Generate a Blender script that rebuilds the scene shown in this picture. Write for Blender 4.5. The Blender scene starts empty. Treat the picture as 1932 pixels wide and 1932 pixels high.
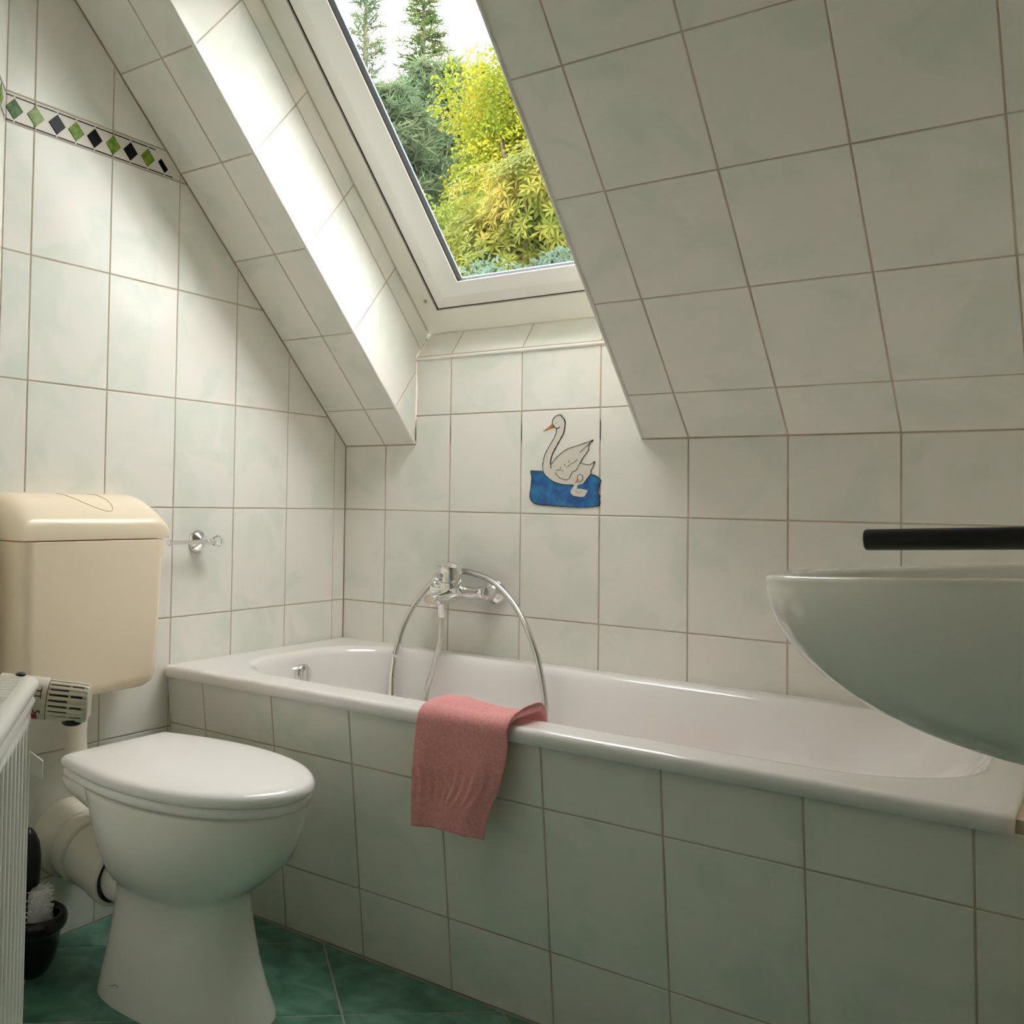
import bpy, bmesh, math, random
from mathutils import Vector, Matrix
from mathutils.geometry import tessellate_polygon

random.seed(7)
SC = bpy.context.scene
COL = SC.collection

# ------------------------------------------------------------------ camera
CAM = Vector((1.66315, -2.20756, 0.02435))
YAW, PIT, ROL = 0.69858, 0.03034, 0.01881
cam_d = bpy.data.cameras.new('camera')
cam = bpy.data.objects.new('camera', cam_d)
COL.objects.link(cam)
SC.camera = cam
_fw = Vector((-math.sin(YAW) * math.cos(PIT), math.cos(YAW) * math.cos(PIT), math.sin(PIT)))
_r = Vector((math.cos(YAW), math.sin(YAW), 0))
_u = _r.cross(_fw)
_r2 = _r * math.cos(ROL) + _u * math.sin(ROL)
_u2 = _u * math.cos(ROL) - _r * math.sin(ROL)
cam.matrix_world = Matrix(((_r2.x, _u2.x, -_fw.x, CAM.x), (_r2.y, _u2.y, -_fw.y, CAM.y),
                           (_r2.z, _u2.z, -_fw.z, CAM.z), (0, 0, 0, 1)))
cam_d.sensor_width = 36
cam_d.sensor_fit = 'HORIZONTAL'
cam_d.lens = 36 * 1867.97 / 1932
cam_d.shift_x = 412.97 / 1932
cam_d.shift_y = -80.65 / 1932
cam_d.clip_start = 0.02
cam_d.clip_end = 200

# ------------------------------------------------------------------ world, exposure
SC.view_settings.view_transform = 'Standard'
SC.view_settings.look = 'None'
SC.view_settings.exposure = 1.68
SC.view_settings.gamma = 1.0
SC.view_settings.use_curve_mapping = False
SC.cycles.use_denoising = True
SC.cycles.max_bounces = 16
SC.cycles.diffuse_bounces = 12
SC.cycles.glossy_bounces = 6
SC.cycles.transparent_max_bounces = 12
SC.cycles.sample_clamp_indirect = 8.0
SC.cycles.caustics_reflective = False
SC.cycles.caustics_refractive = False
W = bpy.data.worlds.new('overcast_sky')
SC.world = W
W.use_nodes = True
_bg = W.node_tree.nodes['Background']
_bg.inputs['Color'].default_value = (1.0, 0.995, 0.985, 1)
_bg.inputs['Strength'].default_value = 4.2

# ------------------------------------------------------------------ measures
A = 0.7405                 # pitch of the sloping ceiling
CA, SA, TA = math.cos(A), math.sin(A), math.tan(A)
CZ = 0.175                 # height where slope meets the back wall (z = 0 is a tile joint)
FZ = -0.872                # floor
CEIL = 1.45
DY = -1.117                # corner of left wall and oblique wall
DU = Vector((0.739, -0.6737, 0)); DN = Vector((0.6737, 0.739, 0))
OX0, OX1 = 0.229, 0.833    # skylight opening in x
WX1 = 0.985                # right end of the window itself: that reveal is splayed
SS0, SS1 = 0.157, 1.34     # sill and head along the slope
RX = 1.575                 # end of the tub niche
RX2 = 2.05

# ------------------------------------------------------------------ helpers
def tag(o, label=None, cat=None, group=None, kind=None):
    if label: o['label'] = label
    if cat: o['category'] = cat
    if group: o['group'] = group
    if kind: o['kind'] = kind
    return o

def wloc(p):
    v = Vector((0, 0, 0))
    while p is not None:
        v += p.location
        p = p.parent
    return v

def empty(name, loc, label=None, cat=None, group=None, kind=None):
    o = bpy.data.objects.new(name, None)
    o.empty_display_size = 0.05
    COL.objects.link(o)
    o.location = loc
    return tag(o, label, cat, group, kind)

def add(name, V, F, mat, parent=None, smooth=False, auto=None):
    V = [Vector(v) for v in V]
    if parent is None:
        lo = Vector((min(v.x for v in V), min(v.y for v in V), min(v.z for v in V)))
        hi = Vector((max(v.x for v in V), max(v.y for v in V), max(v.z for v in V)))
        c = Vector(((lo.x + hi.x) / 2, (lo.y + hi.y) / 2, lo.z))
    else:
        c = sum(V, Vector((0, 0, 0))) / len(V)
    me = bpy.data.meshes.new(name)
    me.from_pydata([tuple(v - c) for v in V], [], F)
    if isinstance(mat, (list, tuple)):
        for m in mat: me.materials.append(m)
    else:
        me.materials.append(mat)
    bm = bmesh.new(); bm.from_mesh(me)
    bmesh.ops.recalc_face_normals(bm, faces=bm.faces)
    if smooth:
        for f in bm.faces: f.smooth = True
        if auto:
            for e in bm.edges:
                if len(e.link_faces) == 2 and e.calc_face_angle(0) > auto: e.smooth = False
    bm.to_mesh(me); bm.free()
    o = bpy.data.objects.new(name, me)
    COL.objects.link(o)
    o.parent = parent
    o.location = c - wloc(parent)
    return o

class MB:
    """collects pieces of one mesh"""
    def __init__(self): self.V = []; self.F = []
    def put(self, V, F):
        n = len(self.V); self.V += [Vector(v) for v in V]
        self.F += [tuple(i + n for i in f) for f in F]; return self
    def box(self, lo, hi):
        x0, y0, z0 = lo; x1, y1, z1 = hi
        return self.put([(x0, y0, z0), (x1, y0, z0), (x1, y1, z0), (x0, y1, z0), (x0, y0, z1), (x1, y0, z1), (x1, y1, z1), (x0, y1, z1)],
                        [(0, 3, 2, 1), (4, 5, 6, 7), (0, 1, 5, 4), (1, 2, 6, 5), (2, 3, 7, 6), (3, 0, 4, 7)])
    def obox(self, o, U, V, N, lo, hi):
        m = MB().box(lo, hi)
        return self.put([o + U * v.x + V * v.y + N * v.z for v in m.V], m.F)
    def build(self, name, mat, parent=None, smooth=False, auto=None):
        return add(name, self.V, self.F, mat, parent, smooth, auto)

def loft(loops, closed=True, cap0=True, cap1=True):
    V = []; F = []; n = len(loops[0])
    for L in loops: V += [Vector(p) for p in L]
    for k in range(len(loops) - 1):
        for i in range(n if closed else n - 1):
            j = (i + 1) % n
            F.append((k * n + i, k * n + j, (k + 1) * n + j, (k + 1) * n + i))
    if cap0: F.append(tuple(range(n - 1, -1, -1)))
    if cap1: F.append(tuple((len(loops) - 1) * n + i for i in range(n)))
    return V, F

def frame_of(axis):
    a = Vector(axis).normalized()
    t = Vector((0, 0, 1)) if abs(a.z) < 0.9 else Vector((1, 0, 0))
    u = a.cross(t).normalized(); v = a.cross(u)
    return a, u, v

def lathe(o, axis, prof, n=32, cap0=True, cap1=True):
    """prof: (distance along axis, radius)"""
    o = Vector(o); a, u, v = frame_of(axis)
    return loft([[o + a * d + (u * math.cos(2 * math.pi * i / n) + v * math.sin(2 * math.pi * i / n)) * max(r, 1e-5)
                  for i in range(n)] for d, r in prof], True, cap0, cap1)

def tube(pts, rad, n=12, caps=True):
    pts = [Vector(p) for p in pts]; loops = []
    up = None
    for i, p in enumerate(pts):
        t = (pts[min(i + 1, len(pts) - 1)] - pts[max(i - 1, 0)]).normalized()
        if up is None:
            _, u, v = frame_of(t)
        else:
            u = (up - t * up.dot(t)).normalized(); v = t.cross(u)
        up = u
        r = rad(i) if callable(rad) else rad
        loops.append([p + (u * math.cos(2 * math.pi * k / n) + v * math.sin(2 * math.pi * k / n)) * r for k in range(n)])
    return loft(loops, True, caps, caps)

def spline(P, n):
    """Catmull-Rom through P, n points per span"""
    P = [Vector(p) for p in P]; out = []
    for i in range(len(P) - 1):
        a = P[max(i - 1, 0)]; b = P[i]; c = P[i + 1]; d = P[min(i + 2, len(P) - 1)]
        for k in range(n):
            t = k / n
            out.append(0.5 * ((2 * b) + (c - a) * t + (2 * a - 5 * b + 4 * c - d) * t * t + (3 * b - a - 3 * c + d) * t ** 3))
    out.append(P[-1]); return out

def rrect(x0, x1, y0, y1, r, k=6, z=0.0):
    """rounded rectangle, 4*(k+1) points, ccw from right-bottom"""
    r = min(r, (x1 - x0) / 2 - 1e-4, (y1 - y0) / 2 - 1e-4)
    pts = []
    for cx, cy, a0 in ((x1 - r, y0 + r, -math.pi / 2), (x1 - r, y1 - r, 0), (x0 + r, y1 - r, math.pi / 2), (x0 + r, y0 + r, math.pi)):
        for i in range(k + 1):
            a = a0 + math.pi / 2 * i / k
            pts.append(Vector((cx + r * math.cos(a), cy + r * math.sin(a), z)))
    return pts

def sm(a, b, x):
    t = max(0, min(1, (x - a) / (b - a))); return t * t * (3 - 2 * t)

# ------------------------------------------------------------------ materials
MATS = {}
def mat(name, col, rough=0.5, metal=0.0, spec=0.5, **kw):
    if name in MATS: return MATS[name]
    m = bpy.data.materials.new(name); m.use_nodes = True
    nt = m.node_tree; p = nt.nodes['Principled BSDF']
    p.inputs['Base Color'].default_value = (*col, 1)
    p.inputs['Roughness'].default_value = rough
    p.inputs['Metallic'].default_value = metal
    p.inputs['Specular IOR Level'].default_value = spec
    for k, v in kw.items():
        p.inputs[k.replace('_', ' ')].default_value = v
    MATS[name] = m
    return m

def mottle(m, cols, scale, detail=4.0, bump=0.0, bscale=None, per_object=True, dist=0.6, rlo=0.36, rhi=0.66):
    """noise-driven colour between the given colours, plus an optional fine bump"""
    nt = m.node_tree; p = nt.nodes['Principled BSDF']
    geo = nt.nodes.new('ShaderNodeNewGeometry')
    vec = geo.outputs['Position']
    if per_object:
        oi = nt.nodes.new('ShaderNodeObjectInfo')
        mul = nt.nodes.new('ShaderNodeMath'); mul.operation = 'MULTIPLY'; mul.inputs[1].default_value = 37.0
        nt.links.new(oi.outputs['Random'], mul.inputs[0])
        ad = nt.nodes.new('ShaderNodeVectorMath'); ad.operation = 'ADD'
        cmb = nt.nodes.new('ShaderNodeCombineXYZ')
        for i in range(3): nt.links.new(mul.outputs[0], cmb.inputs[i])
        nt.links.new(vec, ad.inputs[0]); nt.links.new(cmb.outputs[0], ad.inputs[1]); vec = ad.outputs[0]
    nz = nt.nodes.new('ShaderNodeTexNoise'); nz.inputs['Scale'].default_value = scale
    nz.inputs['Detail'].default_value = detail; nz.inputs['Distortion'].default_value = dist
    nt.links.new(vec, nz.inputs['Vector'])
    cr = nt.nodes.new('ShaderNodeValToRGB')
    el = cr.color_ramp.elements
    el[0].position = rlo; el[1].position = rhi
    el[0].color = (*cols[0], 1); el[1].color = (*cols[-1], 1)
    for i, c in enumerate(cols[1:-1]):
        e = el.new(rlo + (rhi - rlo) * (i + 1) / (len(cols) - 1)); e.color = (*c, 1)
    nt.links.new(nz.outputs['Fac'], cr.inputs['Fac'])
    nt.links.new(cr.outputs['Color'], p.inputs['Base Color'])
    if bump:
        n2 = nt.nodes.new('ShaderNodeTexNoise'); n2.inputs['Scale'].default_value = bscale or scale * 4
        n2.inputs['Detail'].default_value = 3
        nt.links.new(geo.outputs['Position'], n2.inputs['Vector'])
        b = nt.nodes.new('ShaderNodeBump'); b.inputs['Strength'].default_value = bump; b.inputs['Distance'].default_value = 0.002
        nt.links.new(n2.outputs['Fac'], b.inputs['Height'])
        nt.links.new(b.outputs['Normal'], p.inputs['Normal'])
    return m

M_TILE = mottle(mat('glazed_tile', (0.65, 0.66, 0.58), 0.13, spec=0.11),
                [(0.735, 0.755, 0.69), (0.81, 0.80, 0.748), (0.835, 0.795, 0.75)], 8.0, 5.0, bump=0.06, bscale=14)
M_GROUT = mottle(mat('grout', (0.5, 0.41, 0.31), 0.85), [(0.46, 0.37, 0.26), (0.58, 0.48, 0.39)], 6.0, per_object=False)
M_FLOOR = mottle(mat('green_floor_tile', (0.05, 0.16, 0.1), 0.32),
                 [(0.045, 0.135, 0.09), (0.105, 0.26, 0.18), (0.22, 0.40, 0.31)], 14.0, 9.0, bump=0.08, bscale=60, rlo=0.3, rhi=0.72)
M_FGROUT = mat('pale_floor_grout', (0.42, 0.42, 0.36), 0.8)
M_BEAD = mat('white_tile_bead', (0.80, 0.79, 0.74), 0.3)
M_ENAMEL = mat('white_enamel', (0.84, 0.80, 0.79), 0.08, spec=0.6, Coat_Weight=0.5, Coat_Roughness=0.03)
M_CERAMIC = mat('white_ceramic', (0.90, 0.86, 0.815), 0.09, spec=0.6, Coat_Weight=0.4, Coat_Roughness=0.03)
M_SEAT = mat('white_seat_plastic', (0.92, 0.89, 0.88), 0.18)
M_CREAM = mat('cream_plastic', (0.89, 0.75, 0.58), 0.24)
M_CREAMP = mat('cream_pipe_plastic', (0.76, 0.71, 0.60), 0.35)
M_PIPE = mat('white_pipe_plastic', (0.78, 0.74, 0.64), 0.22)
M_CHROME = mat('chrome', (0.86, 0.86, 0.85), 0.06, metal=1.0)
M_HOSE = mat('hose_chrome', (0.72, 0.71, 0.68), 0.22, metal=1.0)
M_BLACK = mat('black_plastic', (0.008, 0.008, 0.008), 0.35)
M_BLACKG = mat('glossy_black_plastic', (0.010, 0.010, 0.012), 0.12)
M_RUBBER = mat('dark_rubber', (0.03, 0.028, 0.025), 0.6)
M_RAD = mat('radiator_paint', (0.86, 0.83, 0.79), 0.3)
M_KNOB = mat('ivory_knob_plastic', (0.74, 0.68, 0.55), 0.4)
M_PVC = mat('white_window_paint', (0.92, 0.915, 0.89), 0.28)
M_PVC2 = mat('cream_window_frame', (0.87, 0.85, 0.78), 0.35)
M_GASK = mat('grey_glazing_seal', (0.16, 0.19, 0.23), 0.45)
M_DARK = mat('dark_seal', (0.05, 0.04, 0.025), 0.6)
M_BRISTLE = mat('white_bristles', (0.82, 0.81, 0.82), 0.8)
M_PLASTER = mat('white_paint', (0.74, 0.72, 0.66), 0.7)
M_RED = mat('red_print', (0.35, 0.02, 0.015), 0.5)
M_INK = mat('black_paint', (0.012, 0.011, 0.01), 0.4)
M_SWHITE = mat('white_glass_paint', (0.70, 0.66, 0.58), 0.3)
M_ORANGE = mottle(mat('orange_paint', (0.6, 0.2, 0.02), 0.35), [(0.50, 0.13, 0.01), (0.68, 0.27, 0.03)], 120, per_object=False)
M_BLUE = mottle(mat('blue_paint', (0.01, 0.14, 0.4), 0.25), [(0.004, 0.075, 0.26), (0.006, 0.13, 0.40), (0.01, 0.22, 0.46)], 45, 5, per_object=False)
M_BAND = mat('cream_border_tile', (0.72, 0.68, 0.62), 0.15, spec=0.1)
M_DGREEN = mottle(mat('green_diamond', (0.15, 0.25, 0.03), 0.2, spec=0.08), [(0.11, 0.20, 0.025), (0.24, 0.36, 0.05)], 90, per_object=True)
M_DDARK = mat('black_diamond', (0.006, 0.010, 0.010), 0.2, spec=0.06)
M_DDGREEN = mottle(mat('deep_green_diamond', (0.05, 0.14, 0.02), 0.2, spec=0.08), [(0.03, 0.10, 0.015), (0.08, 0.19, 0.03)], 90)
M_DPALE = mottle(mat('pale_green_diamond', (0.3, 0.38, 0.15), 0.2, spec=0.08), [(0.16, 0.27, 0.05), (0.36, 0.44, 0.20)], 90)
M_TOWEL = mottle(mat('pink_terry', (0.72, 0.30, 0.30), 0.95, spec=0.1, Sheen_Weight=0.25, Sheen_Roughness=0.5),
                 [(0.82, 0.32, 0.31), (0.93, 0.42, 0.42)], 260, 3, bump=0.9, bscale=900, per_object=False)
M_CRYSTAL = mat('clear_crystal', (0.95, 0.97, 0.95), 0.02, IOR=1.5, Transmission_Weight=1.0)

def glass_mat():
    m = bpy.data.materials.new('window_glass'); m.use_nodes = True
    nt = m.node_tree; nt.nodes.clear()
    out = nt.nodes.new('ShaderNodeOutputMaterial'); mx = nt.nodes.new('ShaderNodeMixShader')
    tr = nt.nodes.new('ShaderNodeBsdfTransparent'); tr.inputs['Color'].default_value = (0.95, 0.97, 0.95, 1)
    gl = nt.nodes.new('ShaderNodeBsdfGlossy'); gl.inputs['Roughness'].default_value = 0.02
    fr = nt.nodes.new('ShaderNodeFresnel'); fr.inputs['IOR'].default_value = 1.45
    nt.links.new(fr.outputs[0], mx.inputs[0]); nt.links.new(tr.outputs[0], mx.inputs[1]); nt.links.new(gl.outputs[0], mx.inputs[2])
    nt.links.new(mx.outputs[0], out.inputs['Surface'])
    return m
M_GLASS = glass_mat()

def leaf_mat(name, cols, scale=3.0):
    m = bpy.data.materials.new(name); m.use_nodes = True
    nt = m.node_tree; p = nt.nodes['Principled BSDF']; out = nt.nodes['Material Output']
    p.inputs['Roughness'].default_value = 0.6; p.inputs['Specular IOR Level'].default_value = 0.12
    mottle(m, cols, scale, 3, per_object=False, rlo=0.3, rhi=0.7)
    cr = [n for n in nt.nodes if n.type == 'VALTORGB'][0]
    tl = nt.nodes.new('ShaderNodeBsdfTranslucent'); mx = nt.nodes.new('ShaderNodeMixShader'); mx.inputs[0].default_value = 0.4
    nt.links.new(cr.outputs['Color'], tl.inputs['Color'])
    nt.links.new(p.outputs[0], mx.inputs[1]); nt.links.new(tl.outputs[0], mx.inputs[2]); nt.links.new(mx.outputs[0], out.inputs['Surface'])
    return m
L_YEL = leaf_mat('yellow_green_leaves', [(0.05, 0.0825, 0.005), (0.1313, 0.15, 0.0088), (0.2188, 0.19, 0.0125)], 2.2)
L_LIME = leaf_mat('lime_leaves', [(0.0576, 0.0864, 0.0107), (0.1116, 0.1333, 0.0216), (0.162, 0.162, 0.0324)], 2.5)
L_RHO = leaf_mat('rhododendron_leaves', [(0.0489, 0.0717, 0.0081), (0.1076, 0.1142, 0.0146), (0.1876, 0.1402, 0.0196)], 3.0)
L_PINE = leaf_mat('pine_needles', [(0.0304, 0.054, 0.027), (0.0641, 0.0945, 0.0473), (0.1114, 0.135, 0.0675)], 1.5)
L_SPRUCE = leaf_mat('spruce_needles', [(0.026, 0.0488, 0.0146), (0.0617, 0.091, 0.026), (0.1137, 0.1381, 0.0422)], 2.0)
L_BLUE = leaf_mat('reflection_blue_leaves', [(0.0358, 0.065, 0.0488), (0.078, 0.1137, 0.0813)], 3.0)  # leaf colour carries the bluish reflection low in the skylight glass
M_BARK = mat('bark', (0.10, 0.075, 0.05), 0.9)
M_SOIL = mottle(mat('hill_grass', (0.03, 0.05, 0.012), 0.95), [(0.02, 0.035, 0.01), (0.045, 0.06, 0.02)], 1.5, per_object=False)

# ------------------------------------------------------------------ tiles
def clip(poly, p, n):
    """keep the part of a polygon on the side n of point p"""
    out = []
    for i in range(len(poly)):
        a, b = poly[i], poly[(i + 1) % len(poly)]
        da = (a[0] - p[0]) * n[0] + (a[1] - p[1]) * n[1]; db = (b[0] - p[0]) * n[0] + (b[1] - p[1]) * n[1]
        if da >= 0: out.append(a)
        if (da > 0 and db < 0) or (da < 0 and db > 0):
            t = da / (da - db); out.append((a[0] + (b[0] - a[0]) * t, a[1] + (b[1] - a[1]) * t))
    return out

def area(poly):
    return 0.5 * sum(poly[i][0] * poly[(i + 1) % len(poly)][1] - poly[(i + 1) % len(poly)][0] * poly[i][1] for i in range(len(poly)))

def inset(poly, d):
    """move every edge of a ccw polygon inwards by d"""
    n = len(poly); out = []
    for i in range(n):
        p0, p1, p2 = poly[i - 1], poly[i], poly[(i + 1) % n]
        e1 = Vector((p1[0] - p0[0], p1[1] - p0[1])).normalized(); e2 = Vector((p2[0] - p1[0], p2[1] - p1[1])).normalized()
        n1 = Vector((-e1.y, e1.x)); n2 = Vector((-e2.y, e2.x))
        k = 1 + n1.dot(n2)
        v = (n1 + n2) / max(k, 0.25)
        out.append((p1[0] + v.x * d, p1[1] + v.y * d))
    return out

def clean(poly):
    out = []
    for p in poly:
        if not out or math.hypot(p[0] - out[-1][0], p[1] - out[-1][1]) > 1e-4: out.append(p)
    if len(out) > 1 and math.hypot(out[0][0] - out[-1][0], out[0][1] - out[-1][1]) < 1e-4: out.pop()
    return out

def tile_piece(poly, O, U, V, N, parent, mt=None, gap=0.0014, name='tile', top=0.0, thick=0.006, bev=0.0012):
    poly = clean(poly)
    if len(poly) < 3: return None
    if area(poly) < 0: poly = poly[::-1]
    if area(poly) < 1.2e-4: return None
    a = inset(poly, gap); b = inset(poly, gap + bev)
    if area(b) < 2e-5: return None
    jit = random.uniform(-0.00025, 0.00025)
    P = lambda q, h: O + U * q[0] + V * q[1] + N * h
    loops = [[P(q, top - thick) for q in a], [P(q, top - bev * 0.8 + jit) for q in a], [P(q, top + jit) for q in b]]
    Vv, F = loft(loops, True, False, True)
    return add(name, Vv, F, mt or M_TILE, parent)

def tile_grid(us, vs, bound, O, U, V, N, parent, skip=None, **kw):
    """us, vs: joint lines; bound: convex polygon"""
    if area(bound) < 0: bound = bound[::-1]
    for i in range(len(us) - 1):
        for j in range(len(vs) - 1):
            if skip and skip(us[i], us[i + 1], vs[j], vs[j + 1]): continue
            q = [(us[i], vs[j]), (us[i + 1], vs[j]), (us[i + 1], vs[j + 1]), (us[i], vs[j + 1])]
            for k in range(len(bound)):
                p0, p1 = bound[k], bound[(k + 1) % len(bound)]
                e = (p1[0] - p0[0], p1[1] - p0[1])
                q = clip(q, p0, (-e[1], e[0]))
                if len(q) < 3: break
            if len(q) >= 3: tile_piece(q, O, U, V, N, parent, **kw)

def backing(name, polys, O, U, V, N, mt, depth=0.0016, thick=0.05, grow=0.0):
    """the masonry behind the tiles, its face recessed so the joints read as grout"""
    mb = MB()
    for k, poly in enumerate(polys):
        if area(poly) < 0: poly = poly[::-1]
        if grow and k == 0: poly = inset(poly, -grow)
        L0 = [O + U * p[0] + V * p[1] - N * depth for p in poly]
        L1 = [O + U * p[0] + V * p[1] - N * (depth + thick) for p in poly]
        mb.put(*loft([L1, L0]))
    o = mb.build(name, mt)
    return tag(o, kind='structure')

Vx, Vy, Vz = Vector((1, 0, 0)), Vector((0, 1, 0)), Vector((0, 0, 1))
ZERO = Vector((0, 0, 0))

# ------------------------------------------------------------------ back wall
PD = 0.268
xr = lambda z: OX1 + (WX1 - OX1) * (z - CZ) * CA / PD      # splayed reveal where it meets the back wall
wb = backing('wall_back', [[(0, FZ), (RX, FZ), (RX, CZ), (0, CZ)], [(OX0, CZ), (OX1, CZ), (xr(0.3985), 0.3985), (OX0, 0.3985)]], ZERO, Vx, Vz, -Vy, M_GROUT, grow=0.045)
BX = [0.0, 0.135, 0.335, 0.535, 0.735, 0.935, 1.135, 1.335, 1.535, RX]
tile_grid(BX, [-0.385, -0.25, 0.0], [(0, -0.385), (RX, -0.385), (RX, 0), (0, 0)], ZERO, Vx, Vz, -Vy, wb)
tile_grid(BX, [0.0, 0.25], [(0, 0), (RX, 0), (RX, CZ), (0, CZ)], ZERO, Vx, Vz, -Vy, wb, skip=lambda a, b, c, d: b > OX0 and a < OX1)
for q in ([(0.335, 0), (0.535, 0), (0.535, 0.25), (0.335, 0.25)], [(0.535, 0), (0.735, 0), (0.735, 0.25), (0.535, 0.25)],
          [(0.135, 0), (0.335, 0), (0.335, 0.25), (OX0, 0.25), (OX0, CZ), (0.135, CZ)],
          [(0.735, 0), (0.935, 0), (0.935, CZ), (OX1, CZ), (xr(0.25), 0.25), (0.735, 0.25)]):
    tile_piece(q, ZERO, Vx, Vz, -Vy, wb)
tile_grid([OX0, 0.335, 0.535, 0.735, 0.935], [0.25, 0.3985], [(OX0, 0.25), (xr(0.25), 0.25), (xr(0.3985), 0.3985), (OX0, 0.3985)], ZERO, Vx, Vz, -Vy, wb)

# ------------------------------------------------------------------ left wall with the diamond border
LD = -DY
zs = lambda d: CZ + d * TA
left_poly = [(0, FZ), (LD, FZ), (LD, zs(LD)), (0, CZ)]
wl = backing('wall_left', [left_poly], ZERO, -Vy, Vz, Vx, M_GROUT, grow=0.045)
LU = [0, 0.0505, 0.2505, 0.4505, 0.6505, 0.8505, 1.0505, LD]
LV = [FZ, -0.745, -0.495, -0.25, 0, 0.25, 0.5, 0.75]
B0, B1 = 0.75, 0.8105
tile_grid(LU, LV, left_poly, ZERO, -Vy, Vz, Vx, wl)
tile_grid(LU, [B1, 1.06, 1.31], left_poly, ZERO, -Vy, Vz, Vx, wl)
tile_grid(LU, [B0, B1], left_poly, ZERO, -Vy, Vz, Vx, wl, mt=M_BAND, name='border_tile')

def border(O, U, N, parent, centres, bound):
    """raised diamonds and black rules of the border"""
    zm = (B0 + B1) / 2 - 0.0015
    for c, kind in centres:
        q = [(c - 0.0205, zm), (c, zm - 0.0205), (c + 0.0205, zm), (c, zm + 0.0205)]
        for k in range(len(bound)):
            p0, p1 = bound[k], bound[(k + 1) % len(bound)]
            q = clip(q, p0, (-(p1[1] - p0[1]), p1[0] - p0[0]))
            if len(q) < 3: break
        if len(q) < 3: continue
        tile_piece(q, O, U, Vz, N, parent, mt={'g': M_DGREEN, 'k': M_DDARK, 'd': M_DDGREEN, 'p': M_DPALE}[kind],
                   gap=0.0, name='diamond', top=0.0016, thick=0.002, bev=0.0006)
    cs = sorted(c for c, _ in centres)
    for zr in (zm + 0.0245, zm - 0.0245):
        ends = [cs[0] - 0.05] + [c for c, k in sorted(centres) if (k != 'g') or True] + [cs[-1] + 0.05]
        for a, b in zip(ends[:-1], ends[1:]):
            if b - a < 0.01: continue
            q = [(a + 0.002, zr - 0.0011), (b - 0.002, zr - 0.0011), (b - 0.002, zr + 0.0011), (a + 0.002, zr + 0.0011)]
            for k in range(len(bound)):
                p0, p1 = bound[k], bound[(k + 1) % len(bound)]
                q = clip(q, p0, (-(p1[1] - p0[1]), p1[0] - p0[0]))
                if len(q) < 3: break
            if len(q) >= 3 and abs(area(q)) > 1e-5:
                Vv, F = loft([[O + U * p[0] + Vz * p[1] + N * h for p in clean(q)] for h in (-0.001, 0.0007)])
                add('black_rule', Vv, F, M_DDARK, parent)
lb = left_poly if area(left_poly) > 0 else left_poly[::-1]
lb = clean([(0.012, FZ), (LD, FZ), (LD, zs(LD) - 0.034), (0.012, CZ - 0.034)])
border(ZERO, -Vy, Vx, wl, [(0.7005, 'k'), (0.7515, 'g'), (0.8015, 'k'), (0.8495, 'g'), (0.900, 'k'), (0.948, 'g'), (0.996, 'k'), (1.048, 'p'), (1.098, 'd')], lb)

# ------------------------------------------------------------------ oblique wall beside the toilet
yd = lambda a: DY + DU.y * a
zd = lambda a: min(CEIL, CZ - yd(a) * TA)
ob_poly = [(0, FZ), (2.774, FZ), (2.774, CEIL), (0.4126, CEIL), (0, zd(0))]
DO = Vector((0, DY, 0))
wo = backing('wall_oblique', [ob_poly], DO, DU, Vz, DN, M_GROUT, grow=0.045)
OU = [0, 0.16, 0.36, 0.56, 0.76, 0.96, 1.16, 1.36, 1.56, 1.76, 1.96, 2.16, 2.36, 2.56, 2.774]
tile_grid(OU, LV, ob_poly, DO, DU, Vz, DN, wo)
tile_grid(OU, [B1, 1.06, 1.31, CEIL], ob_poly, DO, DU, Vz, DN, wo)
tile_grid(OU, [B0, B1], ob_poly, DO, DU, Vz, DN, wo, mt=M_BAND, name='border_tile')
border(DO, DU, DN, wo, [(0.06 + 0.05 * i, 'gkgk'[i % 4]) for i in range(15)], [(0.005, FZ), (2.7, FZ), (2.7, 1.2), (0.005, 1.2)])

# ------------------------------------------------------------------ sloping ceiling with the skylight opening
SO = Vector((0, 0, CZ)); SU = Vx; SV = Vector((0, -CA, SA)); SN = Vector((0, -SA, -CA))
SMAX = (CEIL - CZ) / SA
sl = backing('ceiling_slope', [[(-0.045, -0.06), (OX0 - 0.005, -0.06), (OX0 - 0.005, SMAX + 0.04), (-0.045, SMAX + 0.04)], [(OX1 + 0.005, -0.06), (RX2 + 0.045, -0.06), (RX2 + 0.045, SMAX + 0.04), (OX1 + 0.005, SMAX + 0.04)],
                               [(OX0 - 0.005, SS1 + 0.005), (OX1 + 0.005, SS1 + 0.005), (OX1 + 0.005, SMAX + 0.04), (OX0 - 0.005, SMAX + 0.04)]], SO, SU, SV, SN, M_GROUT)
SVL = [0, 0.131, 0.381, 0.631, 0.881, 1.131, 1.381, 1.631, SMAX]
rect = lambda a, b, c, d: [(a, c), (b, c), (b, d), (a, d)]
tile_grid([0, 0.131, OX0], SVL, rect(0, OX0, 0, SMAX), SO, SU, SV, SN, sl)
SXR = [OX1, 0.935, 1.135, 1.335, 1.535, 1.735, 1.935, RX2]
tile_grid(SXR[:5] + [RX], SVL, rect(OX1, RX, 0, SMAX), SO, SU, SV, SN, sl)
tile_grid([RX, 1.735, 1.935, RX2], SVL, rect(RX, RX2, 0.985, SMAX), SO, SU, SV, SN, sl)
tile_grid([OX0, 0.335, 0.535, 0.735, OX1], SVL, rect(OX0, OX1, SS1, SMAX), SO, SU, SV, SN, sl)
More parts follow.
